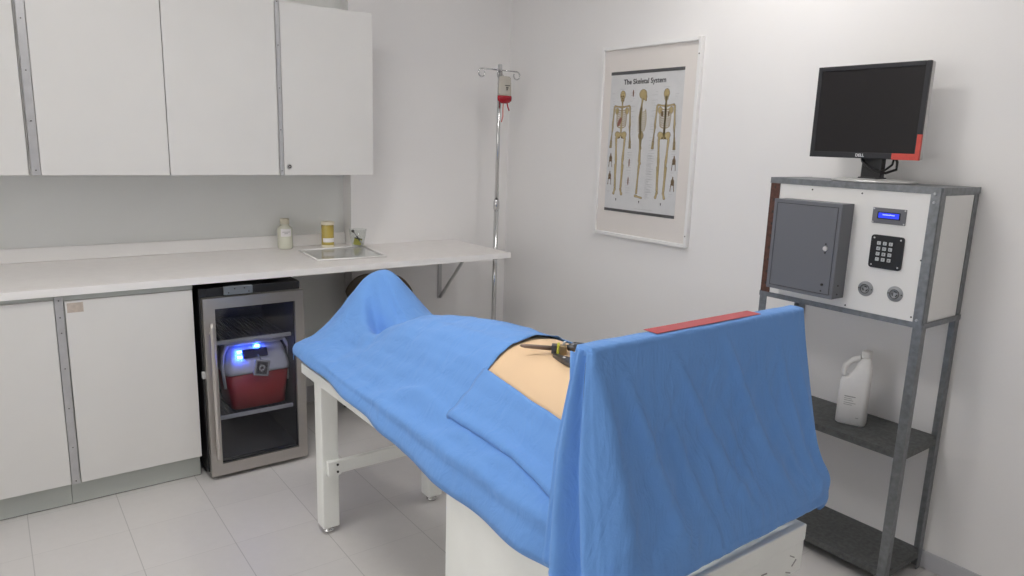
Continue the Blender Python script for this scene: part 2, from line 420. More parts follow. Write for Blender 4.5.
def jar():
    x, y, z = -1.178, -.005, .8945
    t = thing('specimen_jar', 'amber jar of ochre sticks with cream lid on the counter', 'jar', (x, y, z))
    MB().lathe([(.028, 0), (.032, .003), (.0325, .02), (.0325, .118), (.031, .122)], (x, y, z), 36).build('body', 'amber', t, label='amber yellow clear body')
    MB().lathe([(.034, .122), (.0355, .124), (.0355, .136), (.033, .139), (.002, .1395)], (x, y, z), 36).build('lid', 'capw', t, label='cream lid')
    MB().lathe([(.0336, 0), (.0350, .002), (.0350, .013), (.0338, .015)], (x, y, z), 36).build('base_ring', 'capw', t, label='cream base')
    for i in range(12):
        a = i*2*pi/12; r = .021
        MB().tube([(x+r*cos(a), y+r*sin(a), z+.03), (x+r*1.1*cos(a+.2), y+r*1.1*sin(a+.2), z+.115)], .0045, 6).build('stick', 'pills', t)
    m = MB(); R = .0330; r0 = []; r1 = []
    for i in range(15):
        a = math.radians(-160 + i*9); r0.append((x+R*cos(a), y+R*sin(a), z+.030)); r1.append((x+R*cos(a), y+R*sin(a), z+.052))
    m.loft([r0, r1], caps=False, close=False); m.build('label_paper', 'label', t, label='white label band')
jar()
# glass tray
t = thing('glass_tray', 'thin clear glass tray with pale rim lying on the counter', 'tray', (-1.2, -.22, .8945))
P = [Vector(p) for p in ((-1.365, -.085, 0), (-1.392, -.415, 0), (-1.047, -.440, 0), (-1.005, -.075, 0))]
z = .8947
MB().prism([(p.x, p.y, z) for p in P], (0, 0, .004)).build('plate', 'traym', t)
m = MB()
for i in range(4):
    a, b = P[i], P[(i+1) % 4]; m.tube([(a.x, a.y, z+.005), (b.x, b.y, z+.005)], .0045, 8)
m.build('rim', 'traymrim', t) if 'traymrim' in M else m.build('rim', 'edge', t)
# beaker with swabs
def beaker():
    x, y, z = -1.030, -.060, .8998
    t = thing('clear_beaker', 'small clear beaker holding a syringe and olive packet', 'beaker', (x, y, z))
    m = MB(); prof = [(.030, 0), (.032, .002), (.047, .090), (.048, .092), (.046, .092), (.031, .004), (.003, .004)]
    m.lathe(prof, (x, y, z), 32); m.build('glass_wall', 'clear', t)
    p = thing('olive_packet', 'olive yellow packet standing inside the clear beaker', 'packet', (x-.005, y-.005, z+.005))
    MB().box(-.021, .021, -.006, .006, 0, .036, .003, Matrix.Translation((x-.008, y-.006, z+.006)) @ Matrix.Rotation(.25, 4, 'Y')).build('pouch', 'greeny', p)
    MB().box(-.0215, .0215, -.0066, .0066, .033, .039, .002, Matrix.Translation((x-.008, y-.006, z+.006)) @ Matrix.Rotation(.25, 4, 'Y')).build('packet_seal', 'screw', p, label='dark top seal')
    s = thing('syringe', 'slim syringe with a black cap leaning out of the clear beaker', 'syringe', (x, y, z+.01))
    a = Vector((x+.018, y-.022, z+.012)); b = Vector((x-.032, y+.0, z+.088)); dr = (b-a).normalized()
    MB().tube([a, a+dr*.02, a+dr*.021, b-dr*.02], [.005, .005, .0035, .0035], 10).build('barrel', 'syr', s)
    MB().tube([a+dr*.025, a+dr*.055], .0042, 10).build('plunger', 'darkmetal', s)
    MB().tube([b-dr*.02, b-dr*.014, b-dr*.012, b], [.003, .003, .0075, .0065], 12).build('cap', 'black', s, label='black cap')
beaker()

# ------------------------------------------------------------------ fridge
def fridge():
    x0, x1, yf, zt = -1.962, -1.539, -.612, .8065
    t = thing('glass_door_fridge', 'black mini fridge with steel framed glass door under the counter', 'fridge', ((x0+x1)/2, -.3, 0))
    bx0, bx1 = x0-.006, x1-.004; yb0, yb1 = -.575, -.09
    m = MB(); w = .028
    m.box(bx0, bx0+w, yb0, yb1, .03, .842, .002); m.box(bx1-w, bx1, yb0, yb1, .03, .842, .002)
    m.box(bx0+w, bx1-w, yb0, yb1, .80, .842, .002); m.box(bx0+w, bx1-w, yb0, yb1, .03, .075, .002); m.box(bx0+w, bx1-w, yb1-.03, yb1, .075, .80, .002)
    m.build('body', 'black', t)
    m = MB(); e = .001
    m.box(bx0+w, bx0+w+.004, yb0, yb1-.03, .075, .80); m.box(bx1-w-.004, bx1-w, yb0, yb1-.03, .075, .80)
    m.box(bx0+w+.004, bx1-w-.004, yb1-.034, yb1-.03, .075, .80); m.box(bx0+w+.004, bx1-w-.004, yb0, yb1-.034, .796, .80); m.box(bx0+w+.004, bx1-w-.004, yb0, yb1-.034, .075, .079)
    m.build('liner', 'inner', t, label='dark grey inner lining')
    for fx in (bx0+.04, bx1-.04):
        for fy in (yb0+.04, yb1-.04): MB().lathe([(.014, 0), (.016, .004), (.016, .03)], (fx, fy, 0), 18).build('foot', 'black', t)
    # door
    d = MB(); b = .046
    def mitre(pa, pb, pc, pd): d.prism([(p[0], yf, p[1]) for p in (pa, pb, pc, pd)], (0, .034, 0))
    z0 = .02; bt = .052
    o1 = (x0, z0); o2 = (x1, z0); o3 = (x1, zt); o4 = (x0, zt)
    i1 = (x0+b, z0+bt); i2 = (x1-b+.006, z0+bt); i3 = (x1-b+.006, zt-b); i4 = (x0+b, zt-b)
    mitre(o1, i1, i4, o4); mitre(o4, i4, i3, o3); mitre(o3, i3, i2, o2); mitre(o2, i2, i1, o1)
    dr = d.build('door', 'steel', t, label='brushed steel door frame')
    MB().box(i1[0]-.004, i2[0]+.004, yf+.010, yf+.014, i1[1]-.004, i3[1]+.004).build('glass_panel', 'doorglass', dr, label='dark tinted glass')
    m = MB()
    m.box(i1[0]-.003, i1[0]+.004, yf+.0145, yf+.033, i1[1]-.003, i3[1]+.003); m.box(i2[0]-.004, i2[0]+.003, yf+.0145, yf+.033, i1[1]-.003, i3[1]+.003)
    m.box(i1[0]+.004, i2[0]-.004, yf+.0145, yf+.033, i3[1]-.004, i3[1]+.003); m.box(i1[0]+.004, i2[0]-.004, yf+.0145, yf+.033, i1[1]-.003, i1[1]+.004)
    m.build('gasket', 'black', dr)
    hx = x0+.024
    h = MB().tube([(hx, yf-.034, .11), (hx, yf-.036, .13), (hx, yf-.036, .69), (hx, yf-.034, .71)], [.0075, .009, .009, .0075], 14).build('handle', 'steelh', dr, label='tall round bar handle')
    for hz in (.16, .66): MB().cyl((hx, yf, hz), (hx, yf-.03, hz), .006, .006, 12).build('standoff', 'steelh', h)
    # hinge plate above the door
    MB().box(-1.872, -1.755, -.60, -.58, .812, .848, .002).build('mounting_plate', 'greyplate', t, label='grey metal plate above the door')
    m = MB()
    for hx_, hz in ((-1.855, .822), (-1.83, .838), (-1.79, .838), (-1.772, .822)): m.cyl((hx_, -.6, hz), (hx_, -.602, hz), .003, .003, 8)
    m.build('screw', 'screw', t)
    MB().box(x0-.012, x0+.002, -.592, -.572, .46, .49, .002).build('side_clip', 'rail', t, label='small pale clip on the side')
    # shelves
    for zz in (.585, .245):
        s = MB().box(bx0+w+.006, bx1-w-.006, -.545, -.532, zz, zz+.017, .003)
        sh = s.build('shelf', 'rail', t, label='grey wire shelf with flat front rail')
        m = MB(); x = bx0+w+.02
        while x < bx1-w-.015:
            m.tube([(x, -.53, zz+.008), (x, -.13, zz+.008)], .0022, 6); x += .017
        m.box(bx0+w+.006, bx1-w-.006, -.137, -.13, zz+.002, zz+.014)
        m.build('shelf_wires', 'wires', sh)
M['wires'] = mat('shelf_wire_dark', (.10, .10, .12), .5)
M['steelh'] = mat('handle_steel', (.60, .57, .54), .28, metal=.9)
M['greyplate'] = mat('grey_plate', (.20, .22, .24), .45, metal=.4)
fridge()
def cooler():
    # small picnic cooler on the lower shelf
    cx, z0 = -1.716, .263; y0, y1 = -.515, -.30
    t = thing('cool_box', 'red cool box with white lid standing inside the fridge', 'cool box', (cx, -.4, z0))
    def ring(z, hw, ya, yb, r=.03, n=5):
        pts = []
        for (sx, yy, a0) in ((1, yb, 0), (-1, yb, 90), (-1, ya, 180), (1, ya, 270)):
            cxx = cx+sx*(hw-r); cy = yy - r if yy == yb else yy + r
            for k in range(n+1):
                a = math.radians(a0+90*k/n); pts.append((cxx+r*cos(a), cy+r*sin(a), z))
        return pts
    m = MB(); m.loft([ring(z0, .112, y0+.012, y1-.01), ring(z0+.004, .120, y0+.006, y1), ring(z0+.165, .138, y0, y1)]); m.build('body', 'cred', t, label='red body')
    m = MB(); m.loft([ring(z0+.165, .141, y0-.004, y1+.004), ring(z0+.178, .142, y0-.005, y1+.004), ring(z0+.205, .138, y0, y1), ring(z0+.262, .126, y0+.030, y1-.02), ring(z0+.282, .118, y0+.045, y1-.03), ring(z0+.288, .105, y0+.06, y1-.045)])
    m.build('lid', 'cwhite', t, label='white domed lid')
    m = MB()
    for s in (-1, 1):
        m.tube([(cx+s*.140, (y0+y1)/2-.07, z0+.10), (cx+s*.150, (y0+y1)/2-.07, z0+.20), (cx+s*.146, (y0+y1)/2-.07, z0+.255), (cx+s*.125, (y0+y1)/2-.07, z0+.296)], [.006, .008, .008, .008], 8, sx=1.6)
    m.tube([(cx-.125, (y0+y1)/2-.07, z0+.296), (cx+.125, (y0+y1)/2-.07, z0+.296)], .008, 8)
    m.build('handle', 'cwhite', t, label='white carrying handle')
    # blue lit latch / control on the lid front
    g = thing('blue_lamp_module', 'smoky plastic block glowing blue on the cool box lid', 'lamp', (cx-.02, y0, z0+.27))
    sl = Matrix.Translation((cx-.012, y0+.016, z0+.252)) @ Matrix.Rotation(-.5, 4, 'X')
    MB().box(-.055, .055, -.006, .006, -.020, .020, .004, sl).build('housing', 'bluetint', g)
    for dx, dz in ((-.068, .012), (-.070, -.012), (.012, .030)):
        MB().box(dx-.010, dx+.010, -.010, -.004, dz-.005, dz+.005, .002, sl).build('led', 'led', g)
    # square silver framed tag hanging in front
    k = thing('square_tag', 'square silver framed tag with dark centre hanging on the cool box', 'tag', (cx+.01, y0-.012, z0+.17))
    mt = Matrix.Translation((cx+.006, y0-.016, z0+.188)) @ Matrix.Rotation(-.12, 4, 'X') @ Matrix.Rotation(.22, 4, 'Y')
    MB().box(-.034, .034, -.003, .003, -.036, .036, .003, mt).build('tag_frame', 'tag', k, label='shiny silver border')
    MB().box(-.024, .024, -.0045, -.003, -.027, .027, .001, mt).build('tag_face', 'tagdark', k, label='dark centre')
    m = MB(); m.lathe([(.007, -.0062), (.007, -.0046), (.014, -.0046), (.014, -.0062)], (0, 0, 0), 20, 'Y', ring=True); m.box(-.004, .004, -.0062, -.0046, -.018, -.006)
    for v in m.bm.verts: v.co = mt @ v.co
    m.build('emblem', 'tag', k, label='pale ring emblem')
    MB().tube([mt @ Vector((-.01, 0, .036)), mt @ Vector((-.022, .006, .058)), Vector((cx-.01, y0+.01, z0+.245))], .0022, 6).build('tag_loop', 'tag', k)
cooler()

# ------------------------------------------------------------------ chair under the counter
def chair():
    t = thing('side_chair', 'brown padded chair with metal legs tucked under the countertop', 'chair', (-1.08, -.33, 0))
    W = Matrix.Translation((-1.085, -.335, 0)) @ Matrix.Rotation(math.radians(-35), 4, 'Z')
    m = MB(); m.box(-.20, .20, -.19, .19, .425, .465, .018, W, 3); m.build('seat', 'wood', t)
    # curved rounded backrest
    m = MB(); rings = []
    for i in range(13):
        u = -1+2*i/12; hw = .095*(1-abs(u)**4)+.012
        cx, cy = u*.185+.012, .195 + .035*(1-u*u)
        ring = []
        for k in range(12):
            a = 2*pi*k/12; ring.append(W @ Vector((cx, cy+.012*cos(a), .655+hw*sin(a)*(1 if abs(sin(a)) < .99 else 1))))
        rings.append(ring)
    m.loft(rings); m.build('backrest', 'wood', t, subsurf=1)
    for sx in (-1, 1):
        m = MB(); m.tube([W @ Vector(p) for p in ((sx*.185, -.175, .0), (sx*.18, -.17, .42))], .0115, 12); l = m.build('leg', 'chrome', t)
        MB().lathe([(.013, 0), (.014, .004), (.014, .022)], W @ Vector((sx*.185, -.175, 0)), 14).build('foot_cap', 'black', l)
        m = MB(); m.tube([W @ Vector(p) for p in ((sx*.175, .19, .0), (sx*.175, .175, .42), (sx*.17, .195, .55), (sx*.16, .215, .66))], .0115, 12); l = m.build('leg', 'chrome', t)
        MB().lathe([(.013, 0), (.014, .004), (.014, .022)], W @ Vector((sx*.175, .19, 0)), 14).build('foot_cap', 'black', l)
    m = MB(); m.tube([W @ Vector(p) for p in ((-.18, -.17, .41), (.18, -.17, .41), (.175, .175, .41), (-.175, .175, .41))], .010, 10, closed=True); m.build('seat_frame', 'chrome', t)
chair()

# ------------------------------------------------------------------ IV pole
def iv():
    x, y = -.25, -.25
    t = thing('drip_stand', 'chrome drip stand in the corner with four loop hooks', 'drip stand', (x, y, 0))
    MB().tube([(x, y, .10), (x, y, 1.115)], .014, 16).build('lower_pole', 'chrome', t)
    MB().tube([(x, y, 1.10), (x, y, 1.882)], .011, 14).build('upper_pole', 'chrome', t)
    MB().lathe([(.014, 1.09), (.018, 1.095), (.018, 1.135), (.0125, 1.15)], (x, y, 0), 20).build('collar', 'chrome', t)
    MB().lathe([(.011, 1.868), (.0125, 1.872), (.0125, 1.90), (.010, 1.903)], (x, y, 0), 18).build('top_cap', 'alu', t)
    ux = Vector((cos(math.radians(0)), sin(math.radians(0)), 0))
    for ang, L in ((180, .122), (0, .118), (228, .085), (48, .085)):
        dv = Vector((cos(math.radians(ang)), sin(math.radians(ang)), 0))
        base_ = Vector((x, y, 1.872)); pts = [base_, base_+dv*L]
        c = base_+dv*L+Vector((0, 0, -.022))
        for k in range(0, 11):
            a = math.radians(90 - k*29); pts.append(c+dv*(.018*cos(a))*1.2+Vector((0, 0, .022*sin(a))))
        MB().tube(pts[:1]+pts[1:], .0038, 8).build('hook', 'chrome', t)
    MB().lathe([(.02, .075), (.026, .08), (.026, .12), (.016, .13)], (x, y, 0), 20).build('hub', 'black', t)
    for k in range(5):
        a = 2*pi*k/5+.5; dv = Vector((cos(a), sin(a), 0)); p = Vector((x, y, 0))
        l = MB().tube([p+dv*.02+Vector((0, 0, .10)), p+dv*.18+Vector((0, 0, .06))], .009, 10).build('leg', 'chrome', t)
        q = p+dv*.18; tv = Vector((-dv.y, dv.x, 0))
        MB().cyl(q+tv*.008+Vector((0, 0, .025)), q-tv*.008+Vector((0, 0, .025)), .025, .025, 18).build('caster', 'black', l)
        MB().tube([q+Vector((0, 0, .025)), q+Vector((0, 0, .06))], .006, 8).build('caster_stem', 'chrome', l)
    # bag
    b = thing('blood_bag', 'drip bag with a red lower end hanging from the stand', 'bag', (x+.05, y-.02, 1.84))
    bx, by = x+.012, y-.036
    def sec(z, hw, th):
        return [(bx+hw*cos(2*pi*k/20)*(1 if abs(cos(2*pi*k/20)) < .5 else 1), by+th*sin(2*pi*k/20), z) for k in range(20)]
    MB().loft([sec(1.838, .030, .003), sec(1.83, .040, .004), sec(1.80, .043, .012), sec(1.745, .044, .016), sec(1.732, .044, .017)]).build('bag_film', 'saline', b, label='clear pale upper bag')
    MB().loft([sec(1.732, .046, .018), sec(1.722, .048, .020), sec(1.706, .046, .018), sec(1.696, .034, .013), sec(1.690, .018, .008)]).build('red_end', 'blood', b, label='dark red lower end')
    MB().box(bx-.012, bx+.022, by-.0175, by-.0165, 1.785, 1.789).build('print', 'keymark', b)
    m = MB(); m.box(bx-.004, bx+.012, by-.0180, by-.0170, 1.772, 1.778); m.box(bx+.0, bx+.006, by-.0182, by-.0172, 1.762, 1.770); m.build('print', 'keymark', b)
    MB().tube([(bx-.01, by, 1.838), (bx-.02, by+.015, 1.852), (bx-.012, by+.01, 1.862)], .002, 6).build('hanging_loop', 'saline', b)
    MB().tube([(bx-.008, by, 1.692), (bx-.010, by, 1.66), (bx-.006, by+.004, 1.62), (bx-.014, by+.006, 1.588)], .0034, 8).build('drip_tube', 'tube', b, label='pink red tube')
    MB().tube([(bx+.018, by, 1.694), (bx+.024, by, 1.672), (bx+.034, by, 1.652)], .0038, 8).build('port_tube', 'blood', b)
iv()

# ------------------------------------------------------------------ framed poster
def poster():
    y0, y1, z0, z1 = -.834, -1.472, 1.016, 1.9640      # y0 = left as seen
    t = thing('framed_poster', 'white framed chart of three human skeletons on the right wall', 'poster', (0, (y0+y1)/2, z0))
    w = .017; m = MB()
    m.box(-.024, -.001, y1, y1+w, z0, z1, .002); m.box(-.024, -.001, y0-w, y0, z0, z1, .002)
    m.box(-.024, -.001, y1+w, y0-w, z1-w, z1, .002); m.box(-.024, -.001, y1+w, y0-w, z0, z0+w, .002)
    m.build('picture_frame', 'frame', t)
    MB().box(-.012, -.002, y1+w, y0-w, z0+w, z1-w).build('mount_board', 'mount', t, label='cream mount board')
    MB().box(-.0175, -.0165, y1+w-.003, y0-w+.003, z0+w-.003, z1-w+.003).build('picture_glass', 'pane', t)
    for (yy, zz) in ((y1+.008, z1-.075), (y1+.008, z0+.055)):
        MB().cyl((-.024, yy, zz), (-.0255, yy, zz), .003, .003, 10).build('screw', 'screw', t)
    py0, py1, pz0, pz1 = -.903, -1.381, 1.144, 1.840
    W, Hh = py0-py1, pz1-pz0; xs = -.012
    pg = MB().box(xs-.0008, xs, py1, py0, pz0, pz1).build('chart_sheet', 'paper', t, label='skeleton chart sheet')
    MB().box(xs-.003, xs-.0008, py1, py0, pz1-.015, pz1).build('chart_bar', 'bar', pg, label='dark bar along the top'); MB().box(xs-.003, xs-.0008, py1, py0, pz0, pz0+.014).build('chart_bar', 'bar', pg, label='dark bar along the bottom')
    L = {0: xs-.0009, 1: xs-.0012, 2: xs-.0015}
    def P(u, v, l=0): return Vector((L[l], py0-u*W, pz1-v*Hh))
    text('chart_title', 'The Skeletal System', 'black_ink', .0345, Matrix.Translation(P(.48, .076, 1)) @ RW, pg, .0002, .00065)
    asp = W/Hh
    m = MB()
    def cap(u1, v1, u2, v2, w1, w2, lay):
        # tapered bone with knobbed ends; widths in v units
        a = Vector((u1*asp, v1)); b = Vector((u2*asp, v2)); d = (b-a)
        if d.length < 1e-6: return
        d.normalize(); n = Vector((-d.y, d.x)); pts = []
        for k in range(7):
            an = pi*k/6; pts.append(a - d*sin(an)*w1 + n*cos(an)*w1*-1)
        mid = (a+b)/2
        pts2 = []
        for k in range(7):
            an = pi*k/6; pts2.append(b + d*sin(an)*w2 + n*cos(an)*w2)
        poly = pts + [mid + n*(w1+w2)*.36] + pts2 + [mid - n*(w1+w2)*.36]
        m.prism([P(p.x/asp, p.y, lay) for p in poly], (.0002, 0, 0))
    def ell(u, v, ru, rv, lay, n=20, ang=0):
        pts = []
        for k in range(n):
            a = 2*pi*k/n; x, y = ru*cos(a), rv*sin(a); pts.append(P(u+(x*cos(ang)-y*sin(ang))/asp, v+x*sin(ang)+y*cos(ang), lay))
        m.prism(pts, (.0002, 0, 0))
    def arc(u, v, ru, rv, a0, a1, wd, lay):
        n = 8; o_ = []; i_ = []
        for k in range(n+1):
            a = math.radians(a0+(a1-a0)*k/n); o_.append((u+ru*cos(a)/asp, v+rv*sin(a))); i_.append((u+(ru-wd)*cos(a)/asp, v+(rv-wd)*sin(a)))
        for k in range(n): m.prism([P(*o_[k], lay), P(*o_[k+1], lay), P(*i_[k+1], lay), P(*i_[k], lay)], (.0002, 0, 0))
    def B(f, *a, **k):
        """draw an outline then the lighter bone on top"""
        m.mi = 1; f(*a, **{**k, 'lay': 0, 'g': .0026}); m.mi = 0; f(*a, **{**k, 'lay': 1, 'g': 0})
    def bone(u1, v1, u2, v2, w, lay=0, g=0, w2=None): cap(u1, v1, u2, v2, w+g, (w2 or w)+g, lay)
    def el(u, v, ru, rv, lay=0, g=0, ang=0): ell(u, v, ru+g, rv+g, lay, ang=ang)
    def skeleton(uc, mode):
        a = asp
        if mode != 'side':
            B(el, uc, .165, .024, .030); B(el, uc, .196, .015, .014)
            m.mi = 1
            if mode == 'front':
                for s in (-1, 1): ell(uc+s*.009/a, .172, .006, .006, 2)
                ell(uc, .186, .003, .005, 2); m.prism([P(uc-.012, .199, 2), P(uc+.012, .199, 2), P(uc+.012, .201, 2), P(uc-.012, .201, 2)], (.0002, 0, 0))
            m.mi = 0
            B(bone, uc, .205, uc, .262, .006)
            for s in (-1, 1):
                B(bone, uc+s*.01/a, .248, uc+s*.072/a, .240, .0045)                       # clavicle
                B(el, uc+s*.050/a, .275, .016, .022)                                         # shoulder blade
                B(bone, uc+s*.078/a, .250, uc+s*.088/a, .375, .0068)                       # humerus
                B(bone, uc+s*.088/a, .385, uc+s*.094/a, .480, .0042); B(bone, uc+s*.082/a, .385, uc+s*.098/a, .480, .0034)
                for q in (-1, 0, 1): B(bone, uc+s*(.096+q*.006)/a, .490, uc+s*(.098+q*.008)/a, .535, .0024)
                m.mi = 0
                for i in range(9):
                    v = .262+i*.0150; rr = .042+.012*sin(pi*(i+1.5)/11)
                    m.mi = 1; arc(uc, v-.010, rr+.0012, .026, 0 if s > 0 else 180, 85 if s > 0 else 95, .0072, 0)
                    m.mi = 0; arc(uc, v-.010, rr, .025, 0 if s > 0 else 180, 85 if s > 0 else 95, .0036, 1)
                B(el, uc+s*.030/a, .445, .028, .022, ang=s*-.5)
                m.mi = 1; ell(uc+s*.014/a, .462, .007, .008, 2); m.mi = 0
                B(bone, uc+s*.044/a, .470, uc+s*.034/a, .625, .0082, w2=.0095)            # femur
                B(el, uc+s*.033/a, .640, .0085, .009)
                B(bone, uc+s*.033/a, .655, uc+s*.028/a, .820, .0078, w2=.0055); B(bone, uc+s*.043/a, .660, uc+s*.035/a, .820, .0034)
                B(bone, uc+s*.029/a, .835, uc+s*.040/a, .868, .0088); m.mi = 1
            B(bone, uc, .265, uc, .440, .0065)
            if mode == 'back': B(bone, uc, .24, uc, .46, .0085); m.mi = 1; ell(uc-.028/a, .30, .010, .020, 2); ell(uc+.03/a, .30, .006, .018, 2)
            if mode == 'front':
                m.mi = 2; ell(uc-.018/a, .352, .015, .035, 2, ang=.5); m.mi = 0
            m.mi = 1
            for k in range(12): vv = .27+k*.014; m.prism([P(uc-.006/a, vv, 2), P(uc+.006/a, vv, 2), P(uc+.006/a, vv+.0015, 2), P(uc-.006/a, vv+.0015, 2)], (.0002, 0, 0))
        else:
            B(el, uc-.004/a, .163, .034, .030); B(bone, uc+.012/a, .196, uc+.026/a, .203, .006); B(el, uc+.022/a, .182, .012, .014)
            B(bone, uc-.006/a, .195, uc-.014/a, .262, .0068)
            B(bone, uc-.016/a, .265, uc-.022/a, .320, .0085); B(bone, uc-.022/a, .320, uc-.006/a, .440, .0085)
            for i in range(10):
                v = .272+i*.0145; rr = .040+.014*sin(pi*(i+1)/11)
                m.mi = 1; arc(uc-.012/a, v, rr+.0012, .020, -20, 120, .0066, 0); m.mi = 0; arc(uc-.012/a, v, rr, .019, -20, 120, .0042, 1)
            B(bone, uc-.012/a, .26, uc-.014/a, .375, .0088); B(bone, uc-.012/a, .385, uc-.006/a, .475, .0055)
            B(el, uc-.002/a, .448, .024, .026); B(bone, uc-.002/a, .50, uc+.004/a, .535, .006)
            B(bone, uc-.004/a, .470, uc-.002/a, .625, .0098); B(el, uc+.004/a, .640, .010, .010)
            B(bone, uc-.002/a, .655, uc-.012/a, .850, .0075); B(bone, uc-.022/a, .872, uc+.040/a, .882, .0075, w2=.005)
            for k in range(6): B(el, uc-.014/a, .275+k*.028, .006, .006)
    skeleton(.185, 'front'); skeleton(.480, 'side'); skeleton(.790, 'back')
    # small side drawings
    for (u, v, hh) in ((.335, .155, .05), (.335, .64, .06), (.335, .77, .06)): m.mi = 2; ell(u, v, .006, hh*.5, 1); m.mi = 1; ell(u, v, .003, hh*.42, 2)
    for (u, v) in ((.055, .63), (.055, .76), (.945, .63), (.945, .77)):
        m.mi = 1; ell(u, v-.045, .006, .008, 1); ell(u, v-.015, .015, .024, 1); cap(u-.018, v, u-.024, v+.045, .004, .003, 1); cap(u+.018, v, u+.024, v+.045, .004, .003, 1)
    m.build('skeleton_drawing', ['bone', 'boned', 'muscle'], pg, label='three brown skeletons seen from front, side and back')
    # fine print captions as thin rules
    m = MB(); rnd = random.Random(8)
    def rule(u, v, w): m.prism([P(u, v, 1), P(u+w, v, 1), P(u+w, v+.0016, 1), P(u, v+.0016, 1)], (.0002, 0, 0))
    for uc in (.185, .480, .790):
        for i in range(40):
            v = .15+.018*i
            for s in (-1, 1):
                if rnd.random() < .72:
                    w = .025+rnd.random()*.03; u0 = uc+s*(.115 if s > 0 else .115+w); rule(u0 if s > 0 else uc-.115-w, v+rnd.random()*.004, w)
    for i in range(16): rule(.575+rnd.random()*.01, .58+i*.009, .065); rule(.575, .75+i*.009, .065*rnd.random()+.03)
    for u in (.14, .45, .75): rule(u, .122, .08)
    rule(.45, .962, .25)
    m.build('fine_print', 'fine', pg, label='faint grey captions')
    m = MB()
    for u in (.16, .50, .80): m.prism([P(u, .905, 1), P(u+.018, .905, 1), P(u+.009, .925, 1)], (.0002, 0, 0))
    m.build('arrow_mark', 'black_ink', pg)
poster()

# ------------------------------------------------------------------ steel shelf unit
SX, SB, SY1, SY2 = -.2760, -.0065, -2.0615, -2.658
ZTOP, ZBOT, ZMID, ZLOW = 1.3785, .939, .5066, .0694
def shelfunit():
    t = thing('steel_shelf_unit', 'grey slotted steel shelf unit carrying a white control panel', 'shelf unit', ((SX+SB)/2, (SY1+SY2)/2, 0))
    aw, th = .029, .003
    for (x, sx) in ((SX, 1), (SB, -1)):
        for (y, sy) in ((SY1, -1), (SY2, 1)):
            m = MB(); m.box(x, x+sx*th, y, y+sy*aw, 0, ZTOP-.001); m.box(x+sx*th, x+sx*aw, y, y+sy*th, 0, ZTOP-.001)
            m.mi = 1
            for k in range(26):
                zz = .04+k*.05
                if sx > 0: continue
                m.box(x-sx*.0003, x, y+sy*.013, y+sy*.017, zz, zz+.006)
            m.mi = 0
            l = m.build('leg', ['galv', 'screw'], t)
    for z, nm, mm_ in ((ZTOP, 'top_shelf', 'galv'), (ZMID, 'middle_shelf', 'galvd'), (ZLOW, 'bottom_shelf', 'galvd')):
        m = MB(); m.box(SX+.003, SB-.003, SY2+.003, SY1-.003, z-.003, z)
        m.box(SX+.0005, SX+.003, SY2+.003, SY1-.003, z-.024, z); m.box(SB-.003, SB-.0005, SY2+.003, SY1-.003, z-.024, z)
        m.box(SX+.003, SB-.003, SY2+.0005, SY2+.003, z-.024, z); m.box(SX+.003, SB-.003, SY1-.003, SY1-.0005, z-.024, z)
        m.build(nm, mm_, t)
    # outer trim rails round the box (top + bottom)
    for z0, z1 in ((ZTOP-.020, ZTOP+.001), (ZBOT-.006, ZBOT+.012)):
        m = MB(); m.box(SX-.003, SX-.0005, SY2, SY1, z0, z1); m.box(SX, SB, SY2-.003, SY2-.0005, z0, z1); m.box(SX, SB, SY1+.0005, SY1+.003, z0, z1)
        m.build('rail', 'galv', t)
    m = MB(); m.box(SX-.0045, SX-.0012, SY1-.040, SY1-.004, ZBOT+.012, ZTOP-.02); m.mi = 1
    for k in range(9): m.box(SX-.0049, SX-.0045, SY1-.024, SY1-.019, ZBOT+.04+k*.045, ZBOT+.050+k*.045)
    r = m.build('corner_strip', ['rust', 'screw'], t, label='rusty brown left corner strip')
    m = MB(); m.box(SX-.0045, SX-.0012, SY2+.002, SY2+.030, ZBOT-.004, ZTOP-.002); r = m.build('corner_strip', 'galv', t)
    m = MB()
    for z in (ZTOP-.018, ZTOP-.045, ZBOT+.02): m.cyl((SX-.0045, SY2+.018, z), (SX-.008, SY2+.018, z), .005, .004, 6)
    m.build('bolt', 'alu', r)
    # control box: white panels
    MB().box(SX+.004, SX+.012, SY2+.030, SY1-.004, ZBOT+.006, ZTOP-.012).build('front_panel', 'panel', t, label='white front panel')
    MB().box(SX-.0005, SX+.004, SY2+.030, SY1-.040, ZBOT+.012, ZTOP-.020, .001).build('face_plate', 'panel', t, label='white raised face plate')
    MB().box(SX+.028, SB-.028, SY2+.004, SY2+.010, ZBOT+.006, ZTOP-.012).build('side_panel', 'panel', t, label='white side panel')
    MB().box(SX+.034, SB-.034, SY2+.0015, SY2+.004, ZBOT+.014, ZTOP-.022).build('side_panel', 'panel', t)
    MB().box(SX+.012, SB-.012, SY1-.012, SY1-.006, ZBOT+.006, ZTOP-.012).build('side_panel', 'panel', t)
    MB().box(SX+.004, SB-.004, SY2+.006, SY1-.006, ZBOT-.002, ZBOT+.006).build('floor_panel', 'panel', t)
    m = MB()
    for (y, z) in ((-2.64, 1.335), (-2.41, 1.345), (-2.625, 1.15), (-2.62, .965), (-2.23, 1.345), (-2.40, .96)): m.cyl((SX-.0005, y, z), (SX-.0022, y, z), .003, .0025, 8)
    m.build('panel_screw', 'screw', t)
    return t
SU = shelfunit()
FX = SX-.0006
